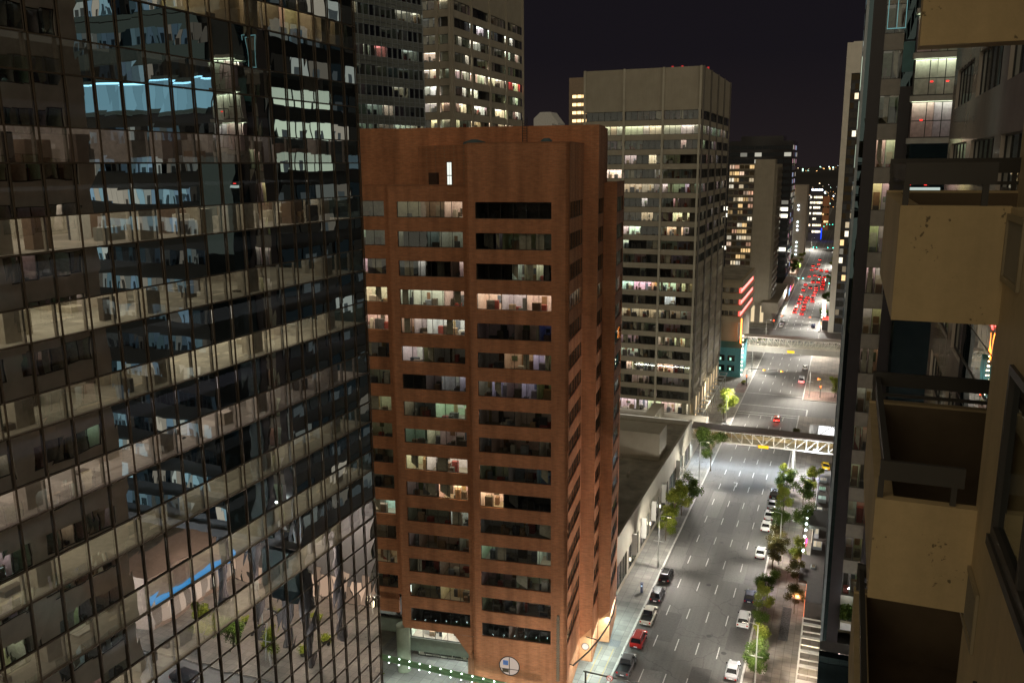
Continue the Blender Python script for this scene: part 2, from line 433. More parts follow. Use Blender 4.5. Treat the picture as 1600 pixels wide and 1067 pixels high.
# manholes and tar patches
pt = MB()
for (x, y) in ((-18.9, 156.5), (-18.6, 138.5), (-19.5, 176), (-16.0, 122), (-18.0, 207), (-13.2, 118), (-12.2, 131.5)):
    pt.prism([(x+.42*math.cos(t*math.pi/6), y+.42*math.sin(t*math.pi/6)) for t in range(12)], .002, .006)
struct(pt.build('manhole_covers_surface', plain('iron_cover', (.03, .028, .026), .6)))
pa = MB(); rg = random.Random(19)
for (x0, y0, x1, y1, c) in ((-24.6, 118, -21.2, 127, .075), (-16.6, 141, -13.0, 149, .15), (-20.5, 161, -17.5, 178, .08), (-26.9, 143, -24.2, 152, .14), (-13.2, 119, -10.4, 126, .085), (-23.6, 98, -20.6, 110, .15), (-17.0, 100, -14.2, 113, .08), (-24.3, 168, -21.5, 183, .15), (-16.8, 184, -13.8, 197, .085), (-14, 155, -10.3, 166, .13), (-22, 223, -16, 233, .07), (-26, 293, -20, 309, .08)):
    pa.face([(x0, y0, .0015), (x1, y0+rg.uniform(-.3, .3), .0015), (x1+rg.uniform(-.2, .2), y1, .0015), (x0, y1+rg.uniform(-.3, .3), .0015)], 0, (c, c*.96, c*.89))
struct(pa.build('road_repair_surface', M['room']))
tp = MB()
for (x0, y0, x1, y1) in ((-24.4, 149, -20.6, 158), (-23.2, 155.4, -22.2, 157.4)):
    for a, b in (((x0, y0), (x1, y0)), ((x1, y0), (x1, y1)), ((x1, y1), (x0, y1)), ((x0, y1), (x0, y0))):
        xa, xb = sorted((a[0], b[0])); ya, yb = sorted((a[1], b[1]))
        tp.face([(xa-.07, ya-.07, .003), (xb+.07, ya-.07, .003), (xb+.07, yb+.07, .003), (xa-.07, yb+.07, .003)])
struct(tp.build('road_patch_surface', plain('tar', (.03, .028, .026), .5)))
# pavements with kerbs
def pavement(name, x0, x1, y0, y1, mat):
    b = MB(); b.box((x0, y0, -.01), (x1, y1, .13)); return struct(b.build(name, mat))
pavement('pavement', -62, -27.6, 87.3, 365.7, 'paving'); pavement('pavement', -9.7, 60, 87.3, 249.7, 'paving_warm')
pavement('pavement', -9.7, 60, 268.3, 365.7, 'paving_warm'); pavement('pavement', -62, -27.6, 384.3, 1500, 'paving'); pavement('pavement', -9.7, 60, 384.3, 1500, 'paving')
pavement('pavement', -9.7, 60, -60, 56.7, 'paving'); pavement('pavement', -62, -27.6, -60, 61.7, 'paving')
kb = MB()
for (xa, xb, ya, yb) in ((-27.6, -27.3, 87, 366), (-10, -9.7, 87, 250), (-10, -9.7, 268, 366), (-27.6, -27.3, 384, 1500), (-10, -9.7, 384, 1500), (-27.6, -27.3, -60, 62), (-10, -9.7, -60, 57)):
    kb.box((xa, ya, -.01), (xb, yb, .145))
struct(kb.build('kerb', plain('kerb_concrete', (.42, .41, .38), .8, var=.2)))
# brick-paved corners
bp_ = MB(); bp_.face([(-31, 270, .134), (-27.65, 270, .134), (-27.65, 283, .134), (-31, 283, .134)]); bp_.face([(-9.6, 269, .134), (6, 269, .134), (6, 280, .134), (-9.6, 280, .134)])
struct(bp_.build('brick_paving_surface', 'paving_brick'))
gr_ = MB()
for (x, y) in ((-29.6, 99.5), (-29.9, 114.5)):
    gr_.face([(x-1.6, y-.9, .135), (x+1.6, y-.9, .135), (x+1.6, y+.9, .135), (x-1.6, y+.9, .135)])
struct(gr_.build('pavement_grate_surface', plain('steel_grate', (.09, .095, .1), .6, var=.5, scale=7)))
bs = MB()
for x in (-30.4, -28.6):
    bs.face([(x-.07, 101, .1345), (x+.07, 101, .1345), (x-.3+.07, 113, .1345), (x-.3-.07, 113, .1345)])
struct(bs.build('pavement_band_surface', plain('brass_band', (.3, .22, .09), .6)))
# planting bed on the right pavement
bed = MB(); bed.box((-5.9, 124.5, .1), (-4.5, 135, .2)); struct(bed.build('planting_bed_path', plain('dark_gravel', (.07, .068, .065), .95, var=.6, scale=4)))

# distant hills and their lights
hl = MB(); nx = 60
def hz(x, y): return 26*(.5+.5*math.sin(x*.0016+1.3))*(.6+.4*math.sin(x*.0041)) + 44
prev = None
rows = [(2200, 0.0), (2600, .45), (3100, .8), (3600, 1.0), (4600, 1.05)]
for j in range(len(rows)-1):
    for i in range(nx):
        xa, xb = -3000+100*i, -3000+100*(i+1)
        y0, f0 = rows[j]; y1, f1 = rows[j+1]
        hl.face([(xa, y0, hz(xa, 0)*f0), (xb, y0, hz(xb, 0)*f0), (xb, y1, hz(xb, 0)*f1), (xa, y1, hz(xa, 0)*f1)])
struct(hl.build('hills', plain('dark_hill', (.02, .018, .016), 1, var=.4, scale=.003)))
ll = MB(); rr = random.Random(3)
for i in range(520):
    y = rr.choice([rr.uniform(1300, 2200), rr.uniform(2300, 3600)]); x = rr.uniform(-.16, .03)*y
    f = 0 if y < 2200 else (y-2200)/1400
    zz = hz(x, 0)*min(1, f)+6; s = y*.00045*rr.choice([.6, .8, 1, 1.8])
    c = rr.choice([(1, .45, .12), (1, .55, .2), (1, .75, .45), (.9, .95, 1), (.6, 1, .8)]); k = rr.choice([1, 1.5, 3, 6])
    ll.ball((x, y, zz), s, 0, tuple(q*k for q in c), 6, 4)
o = ll.build('distant_city_lights', 'lit'); o['kind'] = 'stuff'; tag(o, 'tiny orange and white lamps scattered over the dark hills at the skyline', 'city lights')

# =================================================================== BRICK TOWER
bk = empty('brick_tower', (-31.55, 98, 0), R(7.5), 'tall red brown brick office block with stepped bays and long ribbon windows in the middle', 'office block')
PIT, ROW0, WH = 3.807, 67.65, 2.05
NR = 16
ztops = [ROW0-PIT*k for k in range(NR)]
bw = MB()
def bay(mb, x0, x1, y, wx0, wx1, ztop, zbot, axis='x', th=.45):
    """brick bay with horizontal slots; for axis 'y', x/y swap (side facing +x)"""
    def bx(a0, a1, z0, z1):
        if axis == 'x': mb.box((a0, y, z0), (a1, y+th, z1))
        else: mb.box((y-th, a0, z0), (y, a1, z1))
    if wx0 > x0: bx(x0, wx0, zbot, ztop)
    if wx1 < x1: bx(wx1, x1, zbot, ztop)
    zs = ztop
    for zt in ztops:
        bx(wx0, wx1, zt, zs); zs = zt-WH
    bx(wx0, wx1, zbot, zs)
bays = {'C': (-12.78, 0, 0, -11.88, -2.2), 'B': (-24, -12.78, 1.5, -22.9, -14.0), 'A': (-36, -24, 3.2, -35, -25.35)}
bay(bw, -12.78, 0, 0, -11.88, -2.2, 74.7, 0)
bay(bw, -24, -12.78, 1.5, -22.9, -14.0, 69.65, 7.3)
bay(bw, -36, -24, 3.2, -35, -25.35, 69.65, 11.5)
bay(bw, .0, 10.4, 0, .45, 10.0, 74.7, 0, 'y'); bay(bw, 10.4, 16.1, 1.95, 10.8, 15.9, 77.14, 0, 'y'); bay(bw, 16.1, 24, 3.7, 16.5, 23.6, 69.65, 0, 'y')
# returns facing the viewer, side cheeks, backs
bw.box((.003, 10.403, 0), (1.5, 10.85, 77.14)); bw.box((1.953, 16.103, 0), (3.25, 16.55, 69.65))
bw.box((-13.2, .45, 0), (-12.783, 1.5, 74.7)); bw.box((-24.4, 1.95, 7.3), (-24.003, 3.2, 69.65))
bw.box((-36, 24.0, 0), (3.7, 24.4, 69.65)); bw.box((-36.4, 3.2, 0), (-36.002, 24.4, 69.65))
# penthouse
bw.prism([(-.46, .46), (-.46, 10.4), (-22.5, 10.4), (-22.5, 9), (-20.2, 7.1), (-13.2, 1.3), (-12.3, .46)], 69.0, 74.68)
bw.prism([(1.49, 10.9), (1.49, 22), (-36, 22), (-36, 7.2), (-33, 7.2), (-26.5, 10.42), (-.0, 10.42)], 69.0, 77.14)
bw.box((-24, 1.96, 68.2), (-13.21, 10.3, 68.8), 1); bw.box((-36, 3.66, 68.2), (-24.41, 10, 68.8), 1); bw.box((-.5, 16.56, 68.3), (3.2, 24, 68.85), 1)
bw.prism([(-36, 3.8), (-24.5, 3.8), (-24.4, 2), (-13.3, 2), (-13.2, .5), (-6.9, .5), (-6.9, 23.5), (-36, 23.5)], -.2, .05, 1)
bw.build('brick_wall', ['brick', 'roof'], bk)
cop = MB()
for a, b in (((-24, 1.45), (-12.78, 2.0)), ((-36, 3.15), (-24, 3.7))): cop.box((a[0], a[1], 69.655), (b[0], b[1], 69.75))
cop.box((-.5, -.04, 74.705), (.05, 10.4, 74.8)); cop.box((-12.8, -.04, 74.705), (-.5, .5, 74.8)); cop.box((3.2, 16.05, 69.655), (3.75, 24.4, 69.75))
cop.build('coping', plain('coping', (.3, .13, .06), .8), bk)
# core mass that closes the building behind the rooms
core = MB(); core.box((-30, 12.2, .2), (-1.9, 23, 67)); core.box((-23, 6.6, .2), (-2.3, 12.2, 67)); core.build('core_wall', plain('dark_core', (.05, .045, .04), 1), bk)
rnd = random.Random(11)
o_ = (1, 0, NEUT)
Cr = {2: [(3, 0, NEUT), (1, 1.6, PINK), (1, .5, NEUT), (.6, 2.2, PINK), (.7, 0, NEUT)], 3: [(1, 3.0, NEUT), (1, 2.4, NEUT), (1, 2.8, WARM)],
      5: [(2, .03, WARM), (2.2, .9, WARM), (.9, 1.8, PINK), (.5, .5, WARM)], 6: [(.9, .35, PINK), (1, 1.0, (.8, .8, 1)), (1, .15, PINK), (1, .9, (.85, .8, 1)), (1, .15, AMB)],
      9: [(1, .04, COOL), (1, .04, COOL), (.5, .16, (.3, .5, 1))], 10: [(2, 5.5, (1, .72, .38)), (4, 0, NEUT)], 12: [(1, 1.0, COOL), (3, .06, NEUT), (1, 1.6, NEUT)],
      4: [(3, .02, NEUT), (2, .07, WARM), (1, .12, (.3, .4, 1))], 7: [(3, .03, WARM), (3, .06, WARM)], 8: [(1, .05, COOL), (4, .03, WARM), (1, .12, WARM)], 13: [(1, .03, WARM), (1, .12, WARM)], 11: [(1, .02, WARM)], 1: [(1.2, 0, NEUT), (.4, .25, COOL), (2, .02, WARM), (1, .03, WARM)], 14: [(1, .02, WARM), (1, .05, PINK)], 15: [(1, 0, WARM), (.6, .12, WARM), (1, 0, WARM)]}
Br = {0: [(2, .35, WARM), (2, .3, WARM), (1.6, 2.2, WARM)], 1: [(.4, .5, COOL), (2, 0, NEUT), (1, .25, COOL), (2, .45, COOL)], 2: [(1.5, .1, PINK), (.6, 1.8, PINK), (2, 0, NEUT), (.7, .05, WARM), (.4, 2.2, NEUT)],
      3: [(1, 2.6, NEUT), (2.4, 2.8, NEUT), (1.6, 2.6, WARM)], 4: [(1, 1.4, WARM), (1, 2.6, WARM), (3, 3.0, NEUT)], 5: [(2, 1.8, COOL), (1, .25, WARM), (3, .06, WARM)], 6: [(2, 0, WARM), (1.4, .1, COOL), (1.6, .6, COOL), (.6, 1.6, COOL)],
      7: [(1, .5, COOL), (2, .04, COOL), (3, 1.5, COOL)], 8: [(2, .3, COOL), (1.2, 1.4, NEUT), (2.5, .5, NEUT)], 9: [(2, 2.6, WARM), (4, 2.8, NEUT)], 10: [(3, .25, WARM), (2.8, 4.6, (1, .74, .42))], 11: [(4, .06, NEUT), (1.7, 1.5, COOL)],
      12: [(1, .25, WARM), (4, .05, WARM), (1, .3, COOL)], 13: [(3, .02, WARM), (3, .18, WARM)], 14: [(3, .1, WARM), (3, .9, WARM)], 15: [(1, 0, WARM)]}
Ar = {0: [(1, .06, WARM), (2, .03, WARM)], 1: [(2, .02, WARM), (.3, 1, NEUT), (1, .1, WARM)], 2: [(1.2, .3, PINK), (.5, 2.2, PINK), (.7, .05, WARM)], 3: [(1, 2.6, WARM)], 4: [(1, 2.0, WARM), (1, 2.8, WARM)], 5: [(1, .06, WARM)], 6: [(1, .15, WARM), (1, .1, WARM)], 7: [(1, .2, WARM), (1, .7, WARM)],
      8: [(1, .1, AMB)], 9: [(1, .02, WARM)], 10: [(1, .02, WARM)], 11: [(1, .8, COOL), (1, 2.8, COOL)], 12: [(1, .1, WARM)], 13: [(1, 1.6, NEUT), (1, .8, WARM)], 14: [(1, .03, WARM)], 15: [(1, 0, WARM)]}
for key, rows_, (x0, x1), yy, n in (('C', Cr, (-11.88, -2.2), 0, 6), ('B', Br, (-22.9, -14.0), 1.5, 6), ('A', Ar, (-35, -25.35), 3.2, 6)):
    for k in range(NR):
        mb = MB(); window(mb, (x0, yy, 0), (1, 0, 0), (0, -1, 0), x1-x0, ztops[k]-WH, ztops[k], n, rows_.get(k, [o_]), 4.2, rnd=rnd)
        mb.build('window', WM, bk)
for (ya, yb, xx, d) in ((.45, 10.0, 0, 1.3), (10.8, 15.9, 1.95, 1.3), (16.5, 23.6, 3.7, 1.3)):
    for k in range(NR):
        st = 1.6 if k == 3 else 0
        rooms = [(1, st, NEUT), (1, st*.8, WARM), (1, st, NEUT)] if st else [(1, 0, NEUT)]
        mb = MB(); window(mb, (xx, ya, 0), (0, 1, 0), (1, 0, 0), yb-ya, ztops[k]-WH, ztops[k], max(3, int((yb-ya)/1.6)), rooms, d, rnd=rnd, rec=.12, sill=.3)
        mb.build('window', WM, bk)
# stair door glazing in the angled penthouse wall
A_, B_ = Vector((-20.2, 7.1, 0)), Vector((-13.2, 1.3, 0)); u_ = (B_-A_).normalized(); n_ = Vector((u_.y, -u_.x, 0))
mb = MB(); mb.frame_box(A_, u_, n_, (4.4, .0, 69.1), (5.6, .06, 72.6)); 
for a, b in ((4.5, 4.96), (5.04, 5.5)):
    for c, d in ((69.2, 70.8), (70.9, 72.5)): mb.frame_box(A_, u_, n_, (a, .05, c), (b, .075, d), 1, (1.0, 1.05, .95))
mb.build('lit_door', ['dark_metal', 'lit'], bk)
mb = MB(); mb.frame_box(A_, u_, n_, (.2, -.2, 69), (2.3, .35, 71.2), 0); mb.build('roof_vent', plain('vent_recess', (.05, .025, .015), .9), bk)
# ladder and roof dishes
ld = MB()
for x in (-8.2, -7.6): ld.tube([(x, 10.2, 74.7), (x, 10.2, 78.2)], .05, 6)
for i in range(10): ld.tube([(-8.2, 10.2, 74.9+.32*i), (-7.6, 10.2, 74.9+.32*i)], .03, 5)
ld.build('roof_ladder', 'dark_metal', bk)
for x in (-14.2, -4.5):
    mb = MB(); mb.tube([(x, 8, 74.5), (x, 8, 75.1)], 1.5 if x < -10 else .8, 14); mb.tube([(x, 8, 75.1), (x, 8, 75.45)], [1.5 if x < -10 else .8, .4], 14); mb.build('roof_fan', plain('teal_fan', (.06, .1, .11), .6), bk)
# round window in the base of bay C
mb = MB(); cx, cz, rr_ = -8.0, 4.5, 1.35
ring = [(cx+rr_*math.cos(2*math.pi*k/28), cz+rr_*math.sin(2*math.pi*k/28)) for k in range(28)]
mb.face([(p[0], -.03, p[1]) for p in ring], 1, (.5, .4, .33))
for k in range(28):
    a, b = ring[k], ring[(k+1) % 28]
    for q0, q1, y in ((1.0, 1.09, -.06),):
        def S(p, q): return (cx+(p[0]-cx)*q, y, cz+(p[1]-cz)*q)
        mb.face([S(a, 1.0), S(b, 1.0), S(b, 1.1), S(a, 1.1)], 0)
mb.box((cx-.05, -.07, cz-1.3), (cx+.05, -.04, cz+1.3)); mb.box((cx-1.3, -.075, cz-.5), (cx+1.3, -.045, cz-.42))
mb.box((cx-.9, -.065, cz+.1), (cx-.15, -.035, cz+.8), 2); mb.box((cx-1.0, -.065, cz-1.0), (cx-.1, -.035, cz-.5), 3)
mb.build('round_window', ['dark_metal', 'lit', plain('blue_cloth', (.1, .2, .5), .8), 'bark'], bk)
# base under bays A/B : lit glazing band, green spandrel, doors, round column
mb = MB(); window(mb, (-23.6, 3.0, 0), (1, 0, 0), (0, -1, 0), 9.4, 5.0, 7.2, 5, [(1, 7.5, (1, .95, .92)), (1, 8.5, (1, .95, .92))], 3, rec=.1, rnd=rnd, sill=.2); mb.build('window', WM, bk)
mb = MB(); window(mb, (-36, 4.8, 0), (1, 0, 0), (0, -1, 0), 11.5, 6.6, 10.4, 7, [(1, 6.5, COOL)], 3, rec=.1, rnd=rnd); mb.build('window', WM, bk)
mb = MB(); mb.box((-23.8, 2.9, 2.9), (-13.3, 3.35, 4.98)); mb.box((-36, 4.6, 4.4), (-24.0, 5.1, 6.55)); mb.box((-36, 4.4, 10.45), (-24.4, 5.0, 11.45)); mb.build('spandrel', plain('green_grey_panel', (.16, .19, .15), .6), bk)
mb = MB(); window(mb, (-23.8, 6.0, 0), (1, 0, 0), (0, -1, 0), 10.6, .15, 2.88, 9, [(1, 6.0, COOL), (1, 6.5, COOL)], 2.5, rec=.1, rnd=rnd, sill=0); mb.build('entrance_door', WM, bk)
mb = MB(); mb.prism([(-13.25, .5), (-13.25, 3.2), (-15.0, 3.2)], .1, 5.0); mb.face([(-12.9, 1.4, 7.3), (-12.9, 1.4, 2.6), (-16.5, 1.48, 7.3)]); mb.build('brick_buttress', 'brick', bk)
mb = MB(); mb.tube([(-24.4, 2.1, .1), (-24.4, 2.1, 7.3)], 1.0, 24); mb.build('column', plain('green_column', (.22, .25, .18), .6), bk, smooth=True)
# angled corner cuts of the side steps: warm lamplight painted as paler brick
for (xx, yy) in ((0, 10.4), (1.95, 16.1)):
    mb = MB(); mb.face([(xx+.02, yy-.012, .2), (xx+1.74, yy-.012, .2), (xx+1.74, yy-.012, 5.5), (xx+.02, yy-.012, 3.6)]); mb.build('lit_wall_patch', plain('painted_lit_brick', (.55, .3, .15), .8), bk)
mb = MB(); mb.tube([(.9, 10.33, 2.5), (.9, 10.37, 2.5)], .48, 20, 1, (1.1, 1.0, .85)); mb.tube([(.9, 10.36, 2.5), (.9, 10.385, 2.5)], .58, 20, 0); mb.build('wall_lamp', ['dark_metal', 'lit'], bk)
# vertical blade sign near the corner
mb = MB(); mb.box((-1.25, -.55, 3.5), (-.95, -.25, 13.2));
for z_ in (5, 8, 11, 12.6): mb.tube([(-1.1, -.4, z_), (-1.1, .05, z_)], .08, 6)
for i in range(26): mb.box((-1.33, -.6, 3.6+.36*i), (-.87, -.5, 3.75+.36*i))
mb.build('vertical_lattice', plain('bronze_lattice', (.16, .13, .09), .6), bk)
# curved glass canopy edge
pts = [(-31.3, 100.2), (-30.3, 104.1), (-29.8, 107.5), (-29.5, 112.2), (-29.7, 115.5), (-30.4, 120), (-31.3, 123.1), (-32.6, 127.2)]
cp = empty('entrance_canopy', (-31.3, 100.2, 0), 0, 'thin curved steel canopy edge on struts round the foot of the brick block', 'canopy')
mb = MB(); mb.tube([(x+31.3, y-100.2, 4.5) for x, y in pts], .12, 8); mb.build('canopy_rim', 'dark_metal', cp)
for i, (x, y) in enumerate(pts[:-1]):
    if i in (0, 2, 5, 6):
        mb = MB(); mb.tube([(x+31.3, y-100.2, 4.5), (x+31.3-(1.0 if i == 0 else 1.9), y-100.2+.2, 4.55)], .07, 6); mb.build('strut', 'dark_metal', cp)
lg = empty('lit_canopy_beam', (-57, 91.8, 0), 0, 'long green beam with a row of small white downlights over the pavement', 'light beam')
mb = MB(); mb.box((-4, -.35, 4.75), (24.2, .35, 5.15)); mb.tube([(-4, 0, 5.2), (24.2, 0, 5.2)], .28, 8); mb.build('beam', plain('green_paint', (.14, .26, .13), .5), lg)
for i in range(18):
    x = -3+1.58*i
    mb = MB(); mb.tube([(x, -.38, 4.7), (x, -.38, 5.0)], [.12, .06], 8, 0); mb.ball((x, -.45, 4.72), .1, 1); mb.tube([(x, -.3, 5.15), (x, -.3, 5.45)], .04, 5, 0); mb.ball((x, -.28, 5.5), .1, 1); mb.build('downlight', ['dark_metal', emit('downlight_glow', (.85, 1, .9), 7) if i == 0 else bpy.data.materials['downlight_glow']], lg)

# =================================================================== LEFT GLASS TOWER
gt = empty('curved_glass_tower', (-34, 55, 0), 0, 'huge dark reflective glass office tower with brown mullions filling the side opposite the balconies', 'office tower')
VB = [72.29-3.975*k for k in range(-2, 8)]   # vision sill heights
VHT = 1.6
Y0, Y1 = -45.0, 0.0
pw = 34*.0493
npan = int((Y1-Y0)/pw)
ycuts = [Y1-pw*i for i in range(npan+1)]
def tower_strip(name, z0, z1, mat, wav=True):
    mb = MB()
    for i in range(npan):
        ya, yb = ycuts[i+1], ycuts[i]
        # each pane sits a hair out of true, as real glazing does
        t = [random.uniform(-.004, .004) for _ in range(4)]
        mb.face([(t[0], ya, z0), (t[1], yb, z0), (t[2], yb, z1), (t[3], ya, z1)], 0)
    o = mb.build(name, [mat], gt, pane=True); return o
vis_st = [(3.0, WARM, 'b'), (.05, NEUT, 'f'), (.7, PINK, 'd'), (1.9, NEUT, 'd'), (1.7, NEUT, 'e'), (1.9, NEUT, 'e'), (1.6, PINK, 'e'), (1.8, NEUT, 'e'), (1.6, NEUT, 'e'), (4.0, NEUT, 'd')]
rg = random.Random(21)
for i, zb in enumerate(VB):
    tower_strip('vision_glass', zb, zb+VHT, 'towerglass')
    st, colr, kind = vis_st[i]
    mb = MB(); fz, cz = zb-.02, zb+2.75
    dep = 9.0
    c = colr
    if i == 9:
        spans = [(-15, 0, st)]; spans = [(-26, -4, st), (-45, -26, .05), (-4, 0, .05)]
    elif i == 0: spans = [(-45, -3.4, st), (-3.4, 0, st)]
    else: spans = [(-45, 0, st)]
    if kind == 'e':
        spans = []; y = -45.0
        while y < -.1:
            y2 = min(0, y+rg.choice([5.03, 8.38, 11.7])); y2 = 0 if y2 > -2 else y2
            spans.append((y, y2, st*rg.choice([.55, .8, 1.0, 1.25])*(1 if y < -16 else .7))); y = y2
    for ya, yb, s_ in spans:
        if kind == 'b':
            # shallow perimeter offices lit behind blinds
            y = ya
            while y < yb-.1:
                y2 = min(y+1.676, yb); e = rg.uniform(.25, 1.1)
                mb.face([(-2.4, y, fz), (-2.4, y2, fz), (-2.4, y2, cz), (-2.4, y, cz)], 0, tuple(q*rg.uniform(.5, .75) for q in (1, .93, .8)))
                if rg.random() < .5:
                    mb.face([(-.5, y+.1, zb+.1), (-.5, y2-rg.uniform(.1, .8), zb+.1), (-.5, y2-.2, cz), (-.5, y+.1, cz)], 0, (.72, .62, .42))
                if rg.random() < .5: mb.box((-.45, y, fz), (-2.4, y+.08, cz), 0, (.5, .45, .36))
                if rg.random() < .5: mb.box((-.6, y+.3, fz), (-1.1, y+1, fz+rg.uniform(.4, .9)), 0, (.2, .14, .1))
                y = y2
            mb.face([(-.35, ya, cz), (-2.4, ya, cz), (-2.4, yb, cz), (-.35, yb, cz)], 1, tuple(q*s_ for q in c))
            mb.face([(-.35, ya, fz), (-.35, yb, fz), (-2.4, yb, fz), (-2.4, ya, fz)], 0, (.3, .25, .2))
        else:
            fl = (.46, .425, .35) if kind == 'e' else (.34, .3, .26)
            # floor laid in uneven carpet-tile patches
            y = ya
            while y < yb-.01:
                y2 = min(y+rg.uniform(.9, 2.6), yb); xx = -.35
                while xx > -dep+.01:
                    x2 = max(xx-rg.uniform(.5, 2.2), -dep); f = rg.uniform(.62, 1.1)
                    mb.face([(xx, y, fz), (xx, y2, fz), (x2, y2, fz), (x2, y, fz)], 0, tuple(q*f for q in fl)); xx = x2
                y = y2
            mb.face([(-dep, ya, fz), (-dep, yb, fz), (-dep, yb, cz), (-dep, ya, cz)], 0, (.42, .38, .32))
            mb.face([(-.35, ya, cz), (-dep, ya, cz), (-dep, yb, cz), (-.35, yb, cz)], 1, tuple(q*s_ for q in c))
            if kind == 'e':
                mb.box((-3.0, yb-.08, fz), (-dep, yb-.01, cz-.02), 0, (.45, .4, .34))
                for _ in range(int((yb-ya)*1.2)):
                    y = rg.uniform(ya, yb-1.2); x = -rg.uniform(.8, 8); w = rg.uniform(.2, 1.1)
                    if rg.random() < .35: mb.box((x, y, fz+.005), (x-w, y+rg.uniform(.2, 1.1), fz+rg.choice([.1, .3, .75, 1.2])), 0, rg.choice([(.5, .45, .36), (.12, .1, .08), (.6, .58, .52)]))
                    else: mb.face([(x, y, fz+.006), (x, y+w*2, fz+.006), (x-.25, y+w*2.3, fz+.006), (x-.3, y+.3, fz+.006)], 0, rg.choice([(.66, .6, .48), (.3, .26, .21), (.58, .5, .38)]))
            if kind == 'd':
                for _ in range(70):
                    y = rg.uniform(ya, yb-1.5); x = -rg.uniform(.6, 7); w = rg.uniform(.5, 1.5); h = rg.choice([.7, .75, 1.1, 1.4, 1.9])
                    cc = rg.choice([(.5, .45, .36), (.7, .66, .58), (.15, .11, .08), (.3, .2, .12), (.06, .06, .07), (.6, .58, .55), (.22, .22, .2), (.2, .13, .09)])
                    mb.box((x, y, fz+.005), (x-w*.6, y+w, fz+h), 0, cc)
    mb.box((-.02, -45, fz-.35), (-.345, 0, fz+.004), 0, (.22, .19, .16)); mb.box((-.35, -45, fz-.35), (-dep, 0, fz-.02), 0, (.1, .1, .1))
    # perimeter columns
    k = 0; y = -2.9
    while y > -44:
        mb.box((-.9, y-.95, fz), (-1.8, y, cz-.01), 0, (.55, .5, .42)); y -= pw*5
    # white blind stacks at mullions
    for q in range(npan):
        if rg.random() < .7 and kind != 'b':
            y = ycuts[q]; mb.box((-.12, y-.16, fz), (-.28, y-.05, zb+VHT), 0, (.5, .45, .38))
    mb.build('office_floor', ['room', 'lit'], gt)
    zt = zb+3.975 if i else 100
    tower_strip('spandrel_glass', zb+VHT, zt, 'spandrelglass')
zb = VB[-1]; zz = zb
while zz > 3:
    tower_strip('lobby_glass', max(zz-1.75, 1.2), zz, 'spandrelglass'); zz -= 1.75
# mullions
for q in range(npan+1):
    mb = MB(); y = ycuts[q]; mb.box((.03, y-.03, 1.2), (.11, y+.03, 100)); mb.build('mullion', 'bronze', gt)
for zb in VB:
    mb = MB(); mb.box((.02, Y0, zb-.04), (.10, Y1, zb+.04)); mb.box((.02, Y0, zb+VHT-.03), (.09, Y1, zb+VHT+.03)); mb.build('transom', 'bronze', gt)
zz = VB[-1]-1.75
while zz > 3:
    mb = MB(); mb.box((.02, Y0, zz-.022), (.06, Y1, zz+.022)); mb.build('transom', 'bronze', gt); zz -= 1.75
mb = MB(); mb.box((-26, Y0, 0), (-10.2, -.3, 100)); mb.box((-10.2, -.28, 0), (-.02, -.05, 43), 0); mb.box((-10.2, Y0, 99.9), (-.03, -.3, 100.4))
mb.box((-10, -44, 2), (-1.5, -.4, 42.0)); mb.build('core_wall', plain('black_core', (.012, .012, .014), .9), gt)
mb = MB(); mb.box((-10.2, -.27, 43), (-.02, -.02, 100)); mb.build('end_wall', 'darkglass', gt)

# =================================================================== GREY TOWER
gy = empty('grey_tower', (-37.8, 230, 0), 0, 'grey concrete office tower with blank top storeys and strip windows, beyond the brick block', 'office tower')
TOP = 97.0; P2, W2 = 3.83, 2.4
zt2 = [86.1-P2*k for k in range(21)]
W_, D_ = 32.4, 52.0
mb = MB()
mb.box((-W_, 0, 86.1), (0, D_, TOP))
for k, zt in enumerate(zt2):
    lo = zt-W2; nx_ = zt2[k+1] if k < 20 else 6.2
    mb.box((-W_, 0, nx_), (0, .5, lo)); mb.box((-.5, .5, nx_), (0, D_, lo)); mb.box((-W_, .5, nx_), (-W_+.5, D_, lo))
mb.box((-W_, 0, 0), (0, D_, 2.6)); mb.box((-W_+1, 14, 2.6), (-8, D_-1, 86))
mb.build('concrete_wall', 'grey_conc', gy)
FX = (-31.9, -20.9, -10.3, -.55)
for x in FX:
    mb = MB(); mb.box((x-.28, -.4, 2.6), (x+.28, -.003, TOP+.1)); mb.build('fin', 'grey_fin', gy)
for y in (.3, 12.9, 25.6, 38.3, 51.4):
    mb = MB(); mb.box((.003, y-.5, 8), (.35, y+.5, TOP+.05)); mb.build('fin', plain('dark_fin', (.12, .11, .095), .8) if y == .3 else bpy.data.materials['dark_fin'], gy)
pr = [.15, 2, .2, .4, .3, .7, .3, .45, .5, .3, 0, 0, .85, .2, .5, .2, .12, .15, .5, .15, .1]
rg = random.Random(5)
